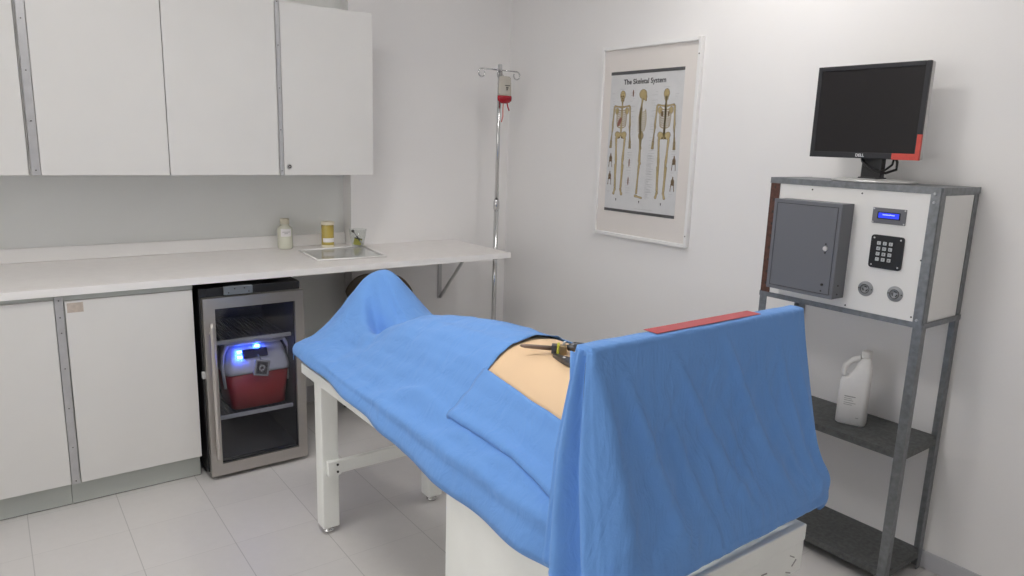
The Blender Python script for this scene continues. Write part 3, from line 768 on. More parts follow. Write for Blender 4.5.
def fx_box():
    t = thing('grey_metal_box', 'grey enamelled metal box with locked door on the control panel', 'enclosure', (FX, -2.26, .985))
    x0, x1, ya, yb, z0, z1 = -.351, FX, -2.389, -2.134, .985, 1.308
    m = MB(); r = .012
    m.box(x0+.002, x1, ya, ya+.004, z0, z1, .001); m.box(x0+.002, x1, yb-.004, yb, z0, z1, .001); m.box(x0+.002, x1, ya+.004, yb-.004, z0, z0+.004, .001); m.box(x0+.002, x1, ya+.004, yb-.004, z1-.004, z1, .001); m.box(x1-.004, x1, ya+.004, yb-.004, z0+.004, z1-.004)
    m.box(x0, x0+.002, ya, ya+r, z0, z1); m.box(x0, x0+.002, yb-r, yb, z0, z1); m.box(x0, x0+.002, ya+r, yb-r, z0, z0+r); m.box(x0, x0+.002, ya+r, yb-r, z1-r, z1)
    m.build('box_body', 'greybox', t)
    d = MB().box(x0-.0005, x0+.003, ya+r+.002, yb-r-.002, z0+r+.002, z1-r-.002, .0008).build('box_door', 'greybox', t)
    MB().box(x0+.003, x0+.0045, ya+r-.002, yb-r+.002, z0+r-.002, z1-r+.002).build('door_gap', 'screw', t, label='dark gap round the door')
    lk = MB().cyl((x0-.0005, ya+.042, 1.155), (x0-.006, ya+.042, 1.155), .0085, .0075, 20).build('lock', 'lockm', d, label='pale round lock')
    m = MB(); m.cyl((x0-.0005, ya+.042, 1.170), (x0-.003, ya+.042, 1.170), .0028, .0028, 8); m.cyl((x0-.0005, ya+.042, 1.140), (x0-.003, ya+.042, 1.140), .0028, .0028, 8)
    m.cyl((x0-.0005, ya+.040, 1.030), (x0-.003, ya+.040, 1.030), .0045, .0045, 10); m.cyl((x0-.0005, ya+.042, 1.008), (x0-.002, ya+.042, 1.008), .003, .003, 8); m.build('rivet', 'screw', d)
    m = MB()
    for z in (1.0, 1.03): m.cyl((x0+.03, ya, z), (x0+.03, ya-.002, z), .003, .003, 8)
    m.build('rivet', 'screw', t)
fx_box()
def lcdm():
    t = thing('lcd_display', 'small blue lit LCD display in a grey plate above the keypad', 'display', (FX, -2.509, 1.25))
    MB().box(FX-.004, FX, -2.563, -2.455, 1.2525, 1.3035, .001).build('plate', 'lcdframe', t)
    MB().box(FX-.0055, FX-.004, -2.546, -2.472, 1.268, 1.291).build('bezel', 'black', t)
    s = MB().box(FX-.0062, FX-.0055, -2.542, -2.476, 1.271, 1.288).build('display_glass', 'lcd', t, label='bright blue lit screen')
    m = MB(); rnd = random.Random(2)
    for k in range(12): m.box(FX-.0066, FX-.0062, -2.490-k*.0033-.002, -2.490-k*.0033, 1.2795+rnd.random()*.001, 1.283+rnd.random()*.001)
    m.build('characters', 'lcdtxt', s)
    for y in (-2.559, -2.459):
        for z in (1.2565, 1.2995): MB().cyl((FX-.004, y, z), (FX-.0055, y, z), .0028, .0022, 10).build('screw', 'lockm', t)
lcdm()
def keypad():
    t = thing('keypad', 'black number keypad with twelve grey keys on the control panel', 'keypad', (FX, -2.515, 1.107))
    m = MB(); r = .010; y0, y1, z0, z1 = -2.569, -2.463, 1.106, 1.215; pts = []
    for (cy, cz, a0) in ((y1-r, z1-r, 0), (y0+r, z1-r, 90), (y0+r, z0+r, 180), (y1-r, z0+r, 270)):
        for k in range(6): a = math.radians(a0+90*k/5); pts.append((FX-.006, cy+r*cos(a), cz+r*sin(a)))
    m.prism(pts, (.006, 0, 0)); pl = m.build('plate', 'black', t)
    ks = '123456789*0#'
    for i in range(12):
        r_, c = divmod(i, 3); y = -2.491-.0193*c; z = 1.189-.0178*r_
        k = MB().box(FX-.010, FX-.006, y-.0058, y+.0058, z-.0056, z+.0056, .0012).build('key', 'key', t)
        text('key_digit', ks[i], 'keymark', .0088, Matrix.Translation((FX-.0102, y, z)) @ RW, k, .0001)
    for y in (y0+.010, y1-.010):
        for z in (z0+.010, z1-.010): MB().cyl((FX-.006, y, z), (FX-.0078, y, z), .003, .0024, 10).build('screw', 'lockm', t)
keypad()
for i, (y, nm) in enumerate(((-2.463, 'round grey socket on the control panel, left of the pair'), (-2.561, 'round grey socket on the control panel, right of the pair'))):
    z = 1.030
    t = thing('round_socket', nm, 'socket', (FX, y, z), 'round sockets on the control panel')
    MB().lathe([(.0255, 0), (.0255, -.002), (.0245, -.003), (.019, -.003), (.018, -.006), (.0145, -.0065), (.013, -.003), (.001, -.003)], (FX, y, z), 36, 'X').build('socket_body', 'socket', t)
    MB().lathe([(.0135, -.0068), (.0145, -.0070), (.0155, -.0068), (.0145, -.0062)], (FX, y, z), 30, 'X', ring=True).build('socket_ring', 'socketd', t)
    for k in range(3):
        a = math.radians(90+120*k+10); dy, dz = .0075*cos(a), .0075*sin(a)
        mt = Matrix.Translation((FX-.0035, y+dy, z+dz)) @ Matrix.Rotation(a, 4, 'X')
        MB().box(-.0008, .0008, -.0016, .0016, -.0045, .0045, 0, mt).build('contact_slot', 'socketd', t)
    for s in (-1, 1): MB().cyl((FX-.003, y+s*.0215, z), (FX-.0042, y+s*.0215, z), .0022, .002, 8).build('screw', 'screw', t)

# jug on the middle shelf
def jug():
    cx, cy, z = -.150, -2.412, ZMID+.0005
    t = thing('plastic_jug', 'white plastic jug with handle standing on the middle shelf', 'jug', (cx, cy, z))
    ang = math.radians(20); W = Matrix.Translation((cx, cy+.004, z)) @ Matrix.Rotation(ang, 4, 'Z') @ Matrix.Diagonal((1, .88, 1, 1))
    # local Y = across as seen (left positive), local X depth
    def sec(zz, yl, yr, dx, r=.018, n=5):
        pts = []
        for (sx, yy, a0) in ((1, yl, 0), (-1, yl, 90), (-1, yr, 180), (1, yr, 270)):
            cx_ = sx*(dx-r); cy_ = yy-r if yy == yl else yy+r
            for k in range(n+1): a = math.radians(a0+90*k/n); pts.append(W @ Vector((cx_+r*cos(a), cy_+r*sin(a), zz)))
        return pts
    m = MB()
    m.loft([sec(0, .053, -.053, .032), sec(.004, .057, -.057, .036), sec(.12, .057, -.057, .036), sec(.155, .056, -.057, .036), sec(.170, .050, -.057, .035), sec(.176, .030, -.057, .034), sec(.20, .012, -.056, .033, .016), sec(.225, .0, -.052, .028, .014), sec(.243, -.012, -.046, .018, .010), sec(.252, -.015, -.043, .0145, .010)])
    b = m.build('body', 'jug', t)
    m = MB(); m.tube([W @ Vector(p) for p in ((0, .040, .165), (0, .050, .185), (0, .044, .212), (0, .020, .236), (0, -.010, .246))], [.011, .0095, .009, .009, .010], 12, sx=1.1)
    m.build('handle', 'jug', t)
    c = W @ Vector((0, -.029, 0))
    MB().lathe([(.0165, .252), (.0175, .254), (.0175, .273), (.0155, .2755), (.002, .2755)], (c.x, c.y, c.z), 28).build('cap', 'jugcap', t)
    m = MB()
    for k, (yl, yr, zz) in enumerate(((.03, -.012, .105), (.03, .0, .098), (.03, -.005, .091), (.03, -.015, .082), (.03, -.002, .075), (-.02, -.032, .03))):
        m.box(-.0368, -.0360, yr, yl, zz, zz+(.0035 if k == 0 else .0018), 0, W)
    m.build('print', 'ink', b, label='faded grey printing')
M['jugcap'] = mat('jug_cap', (.72, .71, .68), .45)
jug()

# monitor
def monitor():
    y0, y1, z0, z1 = -2.150, -2.533, 1.459, 1.7715; xf = -.190
    t = thing('flat_monitor', 'black square flat monitor on a silver base on the shelf unit', 'monitor', (-.14, -2.34, ZTOP))
    b = .0155; m = MB()
    m.box(xf, xf+.012, y1, y1+b, z0, z1, .002); m.box(xf, xf+.012, y0-b, y0, z0, z1, .002)
    m.box(xf, xf+.012, y1+b, y0-b, z1-b, z1, .002); m.box(xf, xf+.012, y1+b, y0-b, z0, z0+.020, .002)
    m.build('bezel', 'bezel', t)
    MB().box(xf+.003, xf+.008, y1+b-.002, y0-b+.002, z0+.018, z1-b+.002).build('screen', 'screen', t, label='dark switched off screen')
    MB().box(xf+.012, xf+.036, y1+.0005, y0-.0005, z0+.0005, z1-.0005, .005).build('casing', 'silver', t, label='silver rear casing')
    MB().box(xf+.036, xf+.075, y1+.06, y0-.06, z0+.03, z1-.05, .012).build('back_bulge', 'black', t)
    yc = -2.374
    text('maker_logo', 'DELL', 'logo', .0135, Matrix.Translation((xf-.0006, -2.338, z0+.010)) @ RW, t, .0003, .0005)
    # neck
    m = MB(); m.box(xf+.020, xf+.050, yc-.034, yc+.036, 1.392, z0+.09, .004); m.build('neck', 'black', t)
    MB().box(xf+.008, xf+.062, yc-.036, yc+.038, 1.3905, 1.396, .002).build('neck_foot', 'black', t)
    m = MB(); m.lathe([(.128, 0), (.130, .003), (.127, .0065), (.10, .011), (.02, .0125)], (-.135, -2.368, ZTOP+.0012), 48, sx=.88, sy=1.08)
    m.build('stand_base', 'silver', t, label='round silver base')
    # cables
    MB().tube([(xf+.03, yc+.046, 1.470), (xf+.012, yc+.03, 1.450), (xf+.008, yc+.005, 1.428), (xf+.012, yc-.02, 1.418), (xf+.03, yc-.046, 1.412), (xf+.06, yc-.066, 1.425), (xf+.06, yc-.066, 1.450), (xf+.05, yc-.055, 1.48)], .0045, 8).build('cable', 'black', t, label='looped black cable')
    MB().tube([(xf+.04, yc+.04, 1.465), (xf+.011, yc+.02, 1.437), (xf+.012, yc-.005, 1.424), (xf+.03, yc-.04, 1.420), (xf+.06, yc-.05, 1.44), (xf+.07, yc-.05, 1.47)], .0038, 8).build('cable', 'black', t, label='looped black cable')
    m = MB(); e = .0009
    m.box(xf-e, xf, y1-e, y1+.086, z0-e, z0+.020); m.box(xf-e, xf, y1-e, y1+.012, z0+.020, z0+.082)
    m.box(xf, xf+.012, y1+.0, y1+.086, z0-e, z0); m.box(xf, xf+.010, y1-e, y1, z0, z0+.082)
    m.build('red_tape', 'redtape', t, label='red tape round the lower right corner')
monitor()

# ------------------------------------------------------------------ operating table
TX0, TX1, TY0, TY1 = -1.74, -1.19, -2.86, -1.12
t = thing('operating_table', 'white painted wooden operating table under the blue drapes', 'table', ((TX0+TX1)/2, (TY0+TY1)/2, 0))
MB().box(TX0, TX1, TY0, TY1, .600, .640, .003).build('tabletop', 'paint', t)
MB().box(TX0+.004, TX1-.002, TY0+.002, TY0+.024, .525, .5998, .002).build('end_rail', 'paint', t)
MB().box(TX0+.03, TX1-.03, TY1-.155, TY1-.135, .53, .5998, .002).build('end_rail', 'paint', t)
def leg(x0, x1, y0, y1):
    l = MB().box(x0, x1, y0, y1, .026, .5996, .005).build('leg', 'paint', t)
    cx, cy = (x0+x1)/2, (y0+y1)/2
    f = MB().lathe([(.019, 0), (.021, .003), (.021, .008), (.008, .012), (.008, .027)], (cx, cy, 0), 24).build('levelling_foot', 'chrome', l, label='metal levelling foot')
leg(-1.730, -1.665, -1.285, -1.220); leg(-1.280, -1.215, -1.285, -1.220)
leg(-1.275, -1.215, -2.834, -2.774); leg(-1.728, -1.665, -2.834, -2.774)
s = MB().box(-1.700, -1.2805, -1.306, -1.2855, .250, .300, .003).build('stretcher', 'paint', t)
MB().box(-1.716, -1.6655, -1.3085, -1.2855, .246, .303, .003).build('stretcher_block', 'paint', s)
m = MB()
for z in (.260, .288): m.cyl((-1.680, -1.3085, z), (-1.680, -1.311, z), .0045, .0045, 10)
m.build('bolt', 'screw', s)
MB().box(-1.7475, -1.7405, -2.845, -2.190, .0, .598, .002).build('side_board', 'paint', t, label='plain white side board')
MB().box(-1.7400, -1.7290, -2.205, -2.190, .0, .598, .002).build('side_batten', 'paint', t)
m = MB()
for (x, z, a) in ((-1.235, .572, .5), (-1.225, .553, -.7), (-1.245, .535, .4), (-1.34, .565, .1), (-1.44, .56, .6), (-1.50, .545, .2)):
    m.box(-.010, .010, TY0+.0005, TY0+.0022, -.0012, .0012, 0, Matrix.Translation((x, 0, z)) @ Matrix.Rotation(a, 4, 'Y'))
m.build('nail_mark', 'ink', t, label='small dark nail marks')
MB().box(TX1-.045, TX1+.03, TY0+.026, TY0+.09, .508, .5245, .002).build('corner_plate', 'black', t, label='black metal corner plate')
m = MB().box(TX1-.02, TX1+.0, TY0+.03, TY0+.085, .5245, .5996, .001).build('corner_plate_web', 'black', t)

# ------------------------------------------------------------------ patient torso
XC = -1.45
def lerp_tab(tab, v):
    if v <= tab[0][0]: return tab[0][1]
    for (a, fa), (b, fb) in zip(tab, tab[1:]):
        if v <= b:
            k = (v-a)/(b-a); k = k*k*(3-2*k)*.5+k*.5; return fa+(fb-fa)*k
    return tab[-1][1]
PROF = [(0, 1.), (.08, .945), (.12, .86), (.15, .755), (.175, .62), (.20, .46), (.24, .26), (.28, .10), (.32, 0), (.6, 0)]
RIDGE = [(-1.05, .05), (-1.20, .09), (-1.36, .105), (-1.50, .165), (-1.61, .200), (-1.75, .228), (-1.92, .252), (-2.07, .260), (-2.30, .262), (-3.0, .262)]
def ridge(y): return lerp_tab([(-a, b) for a, b in RIDGE], -y)
def body_h(x, y):
    dx = abs(x-XC); w = 1.0 if y < -2.0 else 1.0-.05*min(1, (y+2.0)/.5)
    if x > XC: w *= .95
    return ridge(y)*lerp_tab(PROF, dx/w)
def tent_h(x, y):
    ax = max(0., abs(x+1.428)-.022); wd = .165 if x > -1.428 else .135; ay = y+1.155
    ay = max(0., -ay-.0) if ay < 0 else ay*1.0
    rr = sqrt(ax*ax+(ay*.92)**2)
    return .238*exp(-(rr/wd)**1.7) + .035*exp(-(rr/.30)**2)
def crease(x, y, pl, w, amp):
    best = 9.
    tt = 0
    n = len(pl)-1
    for i in range(n):
        a = Vector(pl[i]); b = Vector(pl[i+1]); p = Vector((x, y)); d = b-a
        k = max(0, min(1, (p-a).dot(d)/d.length_squared)); dd = (p-(a+d*k)).length
        if dd < best: best = dd; tt = (i+k)/n
    return amp*exp(-(best/w)**2)*sin(pi*min(1, max(0, tt*.9+.08)))
Z0 = .692
def top_z(x, y):
    a, b = body_h(x, y), tent_h(x, y)
    h = (a**2.3+b**2.3)**(1/2.3)
    h += crease(x, y, [(-1.475, -1.17), (-1.500, -1.27), (-1.515, -1.38), (-1.47, -1.50), (-1.40, -1.56)], .034, -.075)
    h += crease(x, y, [(-1.455, -1.17), (-1.475, -1.25), (-1.49, -1.32)], .016, .020)
    h += crease(x, y, [(-1.50, -1.18), (-1.57, -1.30), (-1.63, -1.48)], .03, .014)
    h += crease(x, y, [(-1.56, -1.62), (-1.62, -1.85), (-1.68, -2.08)], .03, .008)
    h += crease(x, y, [(-1.66, -1.30), (-1.60, -1.50), (-1.62, -1.70)], .022, -.010)
    h += crease(x, y, [(-1.40, -1.48), (-1.50, -1.62), (-1.56, -1.85), (-1.56, -2.05)], .03, .007)
    h += crease(x, y, [(-1.70, -1.62), (-1.66, -1.80), (-1.69, -2.00)], .016, .007)
    h += crease(x, y, [(-1.735, -1.75), (-1.690, -1.95), (-1.700, -2.10)], .016, .015)
    h += crease(x, y, [(-1.730, -2.30), (-1.712, -2.42), (-1.735, -2.60)], .014, .016)
    h += crease(x, y, [(-1.735, -2.12), (-1.715, -2.22), (-1.738, -2.36)], .012, .015)
    h += crease(x, y, [(-1.46, -1.62), (-1.58, -1.72), (-1.68, -1.80)], .035, -.008)
    h += crease(x, y, [(-1.50, -1.38), (-1.58, -1.44), (-1.68, -1.50)], .030, -.010)
    h += .0035*(1-abs(noise.noise(Vector((x*13+y*5, y*6-x*4, 11.3))))*2.4)*.8
    q = Vector((x*3.1, y*2.2, 3.7)); h += .007*noise.noise(q)*min(1, h*12)
    q = Vector((x*9+y*4, y*3.1, 1.7)); h += .0045*noise.noise(q)
    return Z0+h
def skin_z(x, y): return Z0+ridge(y)*lerp_tab(PROF, abs(x-XC)/(1.0 if x < XC else .95))+.003
def patient():
    m = MB(); rings = []
    N = 40
    for i in range(34):
        y = -1.78-.92*i/33; e = min(1, (i+.6)/5, (33-i+.6)/4); e = sqrt(1-(1-e)**2)
        r = ridge(y)-.007; ring = []
        top = []
        for k in range(27):
            a = pi*k/26; dx = .218*cos(a)
            zz = Z0 - .02 + (r+.02)*max(0., lerp_tab(PROF, abs(dx)) + (-.36)*0) if False else None
            x = XC + .205*cos(a)*(.8+.2*e)
            prof = lerp_tab(PROF, abs(x-XC)/(1.0 if x < XC else .95))
            z = Z0+r*prof + .003
            nav = exp(-(((x-XC)/.016)**2+((y+2.02)/.018)**2))
            z -= .012*nav + .004*exp(-((x-XC)/.03)**2)
            top.append(Vector((x, y, .642+(z-.642)*e)))
        bot = [Vector((XC-.185+.37*k/11, y, .642)) for k in range(12)]
        rings.append(top+bot)
    m.loft(rings); o = m.build('patient_torso', 'patient', None)
    tag(o, 'bare pale torso of a patient lying on the table, framed by the blue drape', 'patient')
patient()

# ------------------------------------------------------------------ main drape
EXL, EXR, EYF = -1.738, -1.165, -1.088      # where the cloth turns over the edges
HANG = [(1.08, .010), (1.25, .008), (1.34, .012), (1.62, .028), (2.0, .064), (2.25, .080), (2.65, .080), (3.0, .080)]
def main_drape():
    m = MB(); bm = m.bm
    # across coordinate s: negative hang on left, then top, then hang on right
    r = .022
    xs = []
    nl, nt_, nr = 7, 84, 5
    def across(s, y):
        """s in metres from the left edge; returns x, and drop"""
        W = EXR-EXL
        if s < 0:
            k = min(-s/r, pi/2); extra = max(0., -s-r*pi/2)
            return EXL-r*sin(k)-extra*.06, r*(1-cos(k))+extra
        if s > W:
            q = s-W; k = min(q/r, pi/2); extra = max(0., q-r*pi/2)
            return EXR+r*sin(k)+extra*.05, r*(1-cos(k))+extra
        return EXL+s, 0.
    W = EXR-EXL
    hl = [-1, -.86, -.72, -.58, -.44, -.30, -.20, -.10]
    tops = [i/88 for i in range(89)]
    hr = [.10, .25, .45, .7, 1.]
    ys_top = [-1.088-i*.0117 for i in range(145)]          # to about -2.77
    yh = [1., .75, .5, .3, .18, .08]
    rows = [('h', q) for q in yh]+[('t', y) for y in ys_top]
    V = []
    for kind, val in rows:
        row = []
        yb = val if kind == 't' else EYF
        Lh = lerp_tab(HANG, -yb)
        La = .060 if kind == 't' else .06
        hangY = 0 if kind == 't' else val*.062
        ky = min(hangY/r, pi/2); exy = max(0, hangY-r*pi/2)
        yy = yb+r*sin(ky)+exy*.05; dropy = r*(1-cos(ky))+exy
        cols = [('l', q) for q in hl]+[('m', u) for u in tops]+[('r', q) for q in hr]
        for c, u in cols:
            if c == 'l': s_ = u*(Lh+.028)
            elif c == 'r': s_ = W+u*.10
            else: s_ = u*W
            x, dropx = across(s_, yb)
            xt = min(max(x, EXL), EXR)
            z = top_z(xt, yb)
            if c == 'm' and -1.66 < x < -1.33 and yb < -2.10:
                ddx = max(0, -1.620-.052*(-2.168-yb)-x, x+1.355); ddy = max(0, yb+2.168); k = exp(-(ddx*ddx+ddy*ddy)/.018**2)
                z += (skin_z(x, yb)-.0005*0+.0035-z)*k
            if c == 'l':
                k = -u; wav = .017*k*noise.noise(Vector((yb*5.5, 2.1, 0)))+.006*k*sin(yb*21+1.5*sin(yb*7))
                x += wav-.004*k+.009*exp(-((k-.5)/.13)**2)*min(1, max(0, (-1.2-yb)*3)); z += .008*k*noise.noise(Vector((yb*6, 7.7, 0)))
                z = Z0+(z-Z0)*(1-k*.8)
            # rounded corner
            cx = 1 if c != 'm' else 0
            d = sqrt(dropx**2+dropy**2) if (dropx and dropy) else dropx+dropy
            if dropx and dropy: x = x+.35*min(dropy, .02)*(1 if c == 'l' else -1); yy2 = yy-.35*min(dropx, .03)
            else: yy2 = yy
            row.append(bm.verts.new((x, yy2, z-d)))
        V.append(row)
    # opening over the torso
    for i in range(len(V)-1):
        for j in range(len(V[0])-1):
            a, b, c, d = V[i][j], V[i][j+1], V[i+1][j+1], V[i+1][j]
            mx = sum(v.co.x for v in (a, b, c, d))/4; my = sum(v.co.y for v in (a, b, c, d))/4
            if my < -2.168 and -1.620-.052*(-2.168-my) < mx < -1.355 and j > 8: continue
            f = bm.faces.new((a, b, c, d)); f.smooth = True
    o = m.build('surgical_drape', 'drape', None, solid=.0022)
    tag(o, 'blue surgical drape tented at the foot end and lying along the table', 'drape')
    return o
main_drape()
# overlay sheet along the near side of the opening
def side_towel():
    m = MB(); bm = m.bm; V = []
    xs_ = [-1.610-.0072*i for i in range(13)]               # from the opening edge down the side
    ys_ = [-2.150-.012*i for i in range(51)]
    for i, y in enumerate(ys_):
        row = []
        sk = .0
        for j, x in enumerate(xs_):
            fr = j/(len(xs_)-1)
            xx = x-.052*max(0, -2.168-y)-(.012*fr*noise.noise(Vector((y*4, 1.2, 5))))
            off = .0055+.004*fr
            if fr > .72: off += .009*sin((fr-.72)/.28*pi*.5)*(1 if i > 0 else .4)
            yy = y+.03*fr*(1-i/50)
            z = top_z(max(xx, EXL+.002), yy)+off+.003*noise.noise(Vector((xx*20, yy*7, 9)))
            row.append(bm.verts.new((xx-.003, yy, z)))
        # hem: roll back under
        x, y_, z = row[-1].co
        row.append(bm.verts.new((x-.006, y_, z-.010))); row.append(bm.verts.new((x-.002, y_, z-.020))); row.append(bm.verts.new((x+.008, y_, z-.020)))
        V.append(row)
    for i in range(len(V)-1):
        for j in range(len(V[0])-1):
            f = bm.faces.new((V[i][j], V[i][j+1], V[i+1][j+1], V[i+1][j])); f.smooth = True
    o = m.build('drape_towel', 'drape', None, solid=.002)
    tag(o, 'smaller blue cloth overlaid along the side of the bare torso', 'cloth')
side_towel()

# ------------------------------------------------------------------ screen with hanging drape
M['redstrip'] = mat('red_strip', (.46, .055, .065), .5, var=.05, vscale=40)
def screen():
    ZS = 1.121
    t = thing('drape_screen', 'tall blue draped screen across the head end of the table', 'screen', (-1.465, -2.75, .64))
    # frame hidden inside
    m = MB(); m.box(-1.790, -1.150, -2.762, -2.728, ZS-.022, ZS-.004, .003); m.build('top_bar', 'black', t)
    for x in (-1.786, -1.155):
        MB().box(x-.011, x+.011, -2.757, -2.735, .655, ZS-.023, .002).build('post', 'black', t, label='black upright post')
    MB().box(-1.775, -1.1665, -2.757, -2.735, .70, .715, .001).build('lower_bar', 'black', t)
    MB().box(-1.150, -1.128, -2.7215, -2.700, .98, ZS-.012, .002).build('post_sleeve', 'black', t)
    # cloth: open section (left back -> left front -> right front -> right back) lofted downwards
    m = MB(); bm = m.bm; rows = []
    NT = 60; zs = []
    def corner_pts(tt):
        bulge = exp(-((tt-.93)/.10)**2)
        BL = Vector((-1.802-.022*tt, -2.722+.072*tt-.055*max(0, tt-.5))); FL = Vector((-1.802-.024*tt-.004*bulge, -2.768-.105*tt**1.15))
        FR = Vector((-1.143+.036*tt+.016*bulge, -2.768-.085*tt**1.15-.014*bulge)); BR = Vector((-1.143+.085*tt, -2.724+.055*tt))
        return BL, FL, FR, BR
    NS_L, NS_F, NS_R = 34, 96, 16
    for i in range(NT+1):
        tt = i/NT; z = ZS-.006-tt*(ZS-.006-.694)
        BL, FL, FR, BR = corner_pts(tt)
        rad = .008+.055*tt; radR = .008+.030*tt
        pts = []
        for k in range(NS_L): pts.append((BL.lerp(FL, k/NS_L), 'L', k/NS_L))
        for k in range(NS_F): pts.append((FL.lerp(FR, k/NS_F), 'F', k/NS_F))
        for k in range(NS_R+1): pts.append((FR.lerp(BR, k/NS_R), 'R', k/NS_R))
        out = []
        for p, side, u in pts:
            p = p.copy()
            # round the corners
            for cc, rr, d1, d2 in ((FL, rad, (BL-FL).normalized(), (FR-FL).normalized()), (FR, radR, (FL-FR).normalized(), (BR-FR).normalized())):
                a = (p-cc).dot(d1); b = (p-cc).dot(d2)
                dist = (p-cc).length
                if dist < rr*1.0:
                    k = 1-dist/rr; p += (d1+d2)*(rr*.30*k*k)
            out.append((p, side, u))
        row = []
        for p, side, u in out:
            off = Vector((0, 0)); dz = 0.
            if side == 'L':
                g = tt**.7
                amp = .004+.021*g
                w = sin(2*pi*(2.1*u+.15)+.8*sin(3*tt))*amp*sin(pi*min(1, u*1.1+.05))
                off.x += w
                hem = -.018*sin(pi*u)
            if side == 'F':
                # broad sag between the corners and fanning folds
                off.y += .016*sin(pi*u)*sin(pi*min(1, tt*1.0))**1.0
                for (u0, u1, wd, am, ts) in FOLDS:
                    uu = u0+(u1-u0)*tt; ww = wd*(.5+.8*tt)
                    off.y -= 1.25*am*exp(-((u-uu)/ww)**2)*min(1, max(0, (tt-ts)/.25))*(1 if tt < .8 else max(.12, 1-(tt-.8)*4.4))
                ed = min(1, (1-tt)*7)*.85+.15
                ed *= sin(pi*min(1, max(0, u)))**.5
                off.y -= ed*.0042*(1-2.2*abs(noise.noise(Vector((u*19+tt*7, tt*4, 4.2)))))*min(1, tt*4)
                off.y -= .0010*sin(u*140+4*noise.noise(Vector((u*9, 2, 2))))*exp(-((tt-.95)/.06)**2)
                off.y -= ed*.012*noise.noise(Vector((u*6+tt*3.5, tt*2.0, 8.2)))*min(1, tt*3)
            if side == 'R':
                off.x += .010*tt*sin(2*pi*(1.2*u)+1.2)
            row.append((p.x+off.x, p.y+off.y, z+dz, side, u))
        rows.append(row)
    # roll in under at the bottom
    base_ = rows[-1]
    for k, (inset, drop) in enumerate(((-.004, .010), (-.001, .019), (.010, .027), (.024, .031), (.036, .030))):
        row = []
        for (x, y, z, side, u) in base_:
            if side == 'F': nx, ny = 0, 1
            elif side == 'L': nx, ny = .6*(1 if u < .8 else .8), .25*u
            else: nx, ny = -.6, .25*(1-u)
            row.append((x+nx*inset, y+ny*inset, z-drop*(1 if side == 'F' else (1.6 if side == 'R' else 1.3)), side, u))
        rows.append(row)
    V = [[bm.verts.new(p[:3]) for p in r_] for r_ in rows]
    # uneven hems at the two back edges
    n = len(V[0])
    for i, r_ in enumerate(V):
        tt = min(1, i/NT)
        for j, v in enumerate(r_):
            if rows[i][j][3] == 'R': 
                u = rows[i][j][4]; v.co.z -= .05*max(0, tt-.55)*u*0
    for i in range(len(V)-1):
        for j in range(n-1):
            if rows[i][j][3] == 'R' and rows[i][j][4] > .35 and i/NT > .60+.0*rows[i][j][4]:
                if i/NT > .60: continue
            f = bm.faces.new((V[i][j], V[i][j+1], V[i+1][j+1], V[i+1][j])); f.smooth = True
    # top strip and back flap
    top = [v for v in V[0]]
    fl = top[:]; front = top[NS_L:NS_L+NS_F+1]
    L_, F_ = V[0][0], V[0][n-1]
    ex = lambda yy, s_: bm.verts.new((front[0].co.x-.0015 if s_ < 0 else front[-1].co.x+.0015, yy, ZS-.016))
    prev = [ex(front[0].co.y, -1)]+front+[ex(front[-1].co.y, 1)]
    for (yy, zz) in ((-2.764, ZS+.0005), (-2.760, ZS+.0025), (-2.745, ZS+.003), (-2.730, ZS+.0022), (-2.722, ZS-.001), (-2.7185, ZS-.02), (-2.716, ZS-.06), (-2.712, ZS-.10), (-2.708, ZS-.14)):
        cur = [bm.verts.new((v.co.x, yy, zz+(.0015*noise.noise(Vector((v.co.x*14, 0, 0))) if zz > ZS-.005 else 0))) for v in front]
        cur = [ex(yy, -1)]+cur+[ex(yy, 1)]
        for a in range(len(prev)-1):
            f = bm.faces.new((prev[a], prev[a+1], cur[a+1], cur[a])); f.smooth = True
        if zz == ZS+.0022: 
            pass
        prev = cur
    # side caps at the top
    o = m.build('hanging_cloth', 'drape', t, solid=.0022, label='blue cloth hanging over the screen in folds')
    MB().box(-1.628, -1.300, -2.757, -2.722, ZS+.0040, ZS+.0049).build('red_tape_strip', 'redstrip', t, label='red tape strip along the top edge')
FOLDS = [(.02, .10, .035, .012, .05), (.10, .30, .030, .014, .08), (.22, .42, .020, .007, .2), (.30, .62, .028, .011, .05), (.45, .66, .016, .006, .3), (.55, .80, .030, .012, .0), (.70, .88, .018, .006, .25), (.82, .93, .020, .008, .1), (.36, .47, .014, .006, .45), (.92, .985, .018, .007, .2)]
screen()

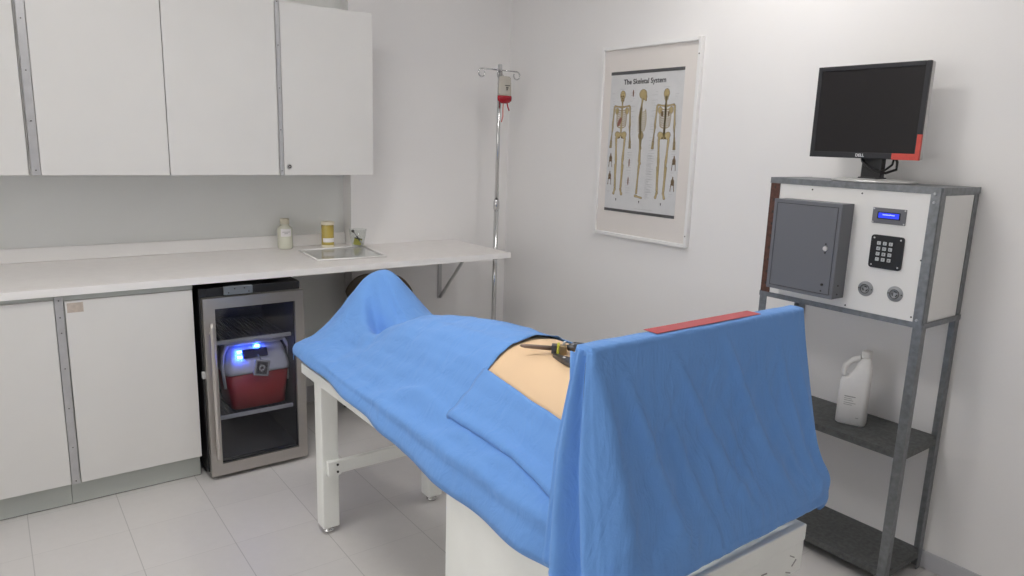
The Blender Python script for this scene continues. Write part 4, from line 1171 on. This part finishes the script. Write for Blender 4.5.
# ------------------------------------------------------------------ instruments on the torso
def retractor():
    t = thing('retractor', 'brass and brown metal retractor with yellow band resting on the torso', 'surgical tool', (-1.52, -2.33, .95))
    Z = .966
    a = Vector((-1.554, -2.231, .959)); b = Vector((-1.491, -2.289, .957))
    d = (b-a).normalized()
    MB().tube([a, a+d*.012, b], [.0025, .0055, .0065], 10, sx=.8).build('blade', 'brown', t, label='tapered brown blade')
    R = Matrix.Translation(b) @ d.to_track_quat('X', 'Z').to_matrix().to_4x4()
    MB().box(-.004, .010, -.011, .011, -.012, .011, .002, R).build('clamp', 'darkmetal', t)
    m = MB()
    m.box(.010, .017, -.014, .014, -.020, .014, .003, R); m.build('band', 'yellow', t, label='yellow band')
    MB().box(.017, .036, -.012, .012, -.020, .010, .002, R).build('block', 'brass', t, label='brass block')
    m = MB(); m.tube([R @ Vector((.036, 0, .004)), R @ Vector((.055, .002, .008)), R @ Vector((.09, .004, .007)), R @ Vector((.14, .004, .0))], [.008, .013, .013, .009], 12, sx=.75)
    m.build('grip', 'darkmetal', t)
    m = MB(); m.tube([R @ Vector((.026, 0, .010)), R @ Vector((.028, 0, .018)), R @ Vector((.033, 0, .019))], .0035, 10); m.build('knob', 'lockm', t)
    t2 = thing('scalpel_handle', 'dark pointed metal instrument lying on the torso beside the retractor', 'surgical tool', (-1.57, -2.41, .93))
    p = Vector((-1.500, -2.305, .940)); q = Vector((-1.515, -2.46, .944))
    dd = (q-p).normalized(); R2 = Matrix.Translation(p) @ dd.to_track_quat('X', 'Z').to_matrix().to_4x4()
    m = MB(); m.prism([R2 @ Vector(c) for c in ((0, -.004, -.002), (.0, .004, -.002), (.05, .015, -.002), (.14, .020, -.002), (.14, -.020, -.002), (.05, -.013, -.002))], (R2.to_3x3() @ Vector((0, 0, .011))))
    m.build('handle', 'darkmetal', t2)
    MB().cyl(R2 @ Vector((.045, 0, .009)), R2 @ Vector((.045, 0, .0105)), .0045, .004, 12).build('rivet', 'lockm', t2)
retractor()

# ------------------------------------------------------------------ world, camera, view
w = bpy.data.worlds.new('World'); bpy.context.scene.world = w; w.use_nodes = True
w.node_tree.nodes['Background'].inputs[0].default_value = (1, .985, .97, 1); w.node_tree.nodes['Background'].inputs[1].default_value = 3.0
cam = bpy.data.cameras.new('camera'); co = bpy.data.objects.new('camera', cam); C.objects.link(co)
cx, cy, cz, yaw, pitch, roll, f = -2.6371, -3.6492, 1.4733, math.radians(36.5377), math.radians(-11.487), math.radians(1.7909), 712.5379
fw = Vector((sin(yaw)*cos(pitch), cos(yaw)*cos(pitch), sin(pitch))); rt = fw.cross(Vector((0, 0, 1))).normalized(); up = rt.cross(fw)
rt2 = rt*cos(roll)+up*sin(roll); up2 = -rt*sin(roll)+up*cos(roll)
co.matrix_world = Matrix(((rt2.x, up2.x, -fw.x, cx), (rt2.y, up2.y, -fw.y, cy), (rt2.z, up2.z, -fw.z, cz), (0, 0, 0, 1)))
cam.sensor_width = 36; cam.lens = f/1024*36; cam.clip_start = .05
sc = bpy.context.scene; sc.camera = co
sc.view_settings.view_transform = 'Standard'; sc.view_settings.look = 'None'; sc.view_settings.gamma = 1; sc.view_settings.use_curve_mapping = False
sc.view_settings.exposure = -0.02
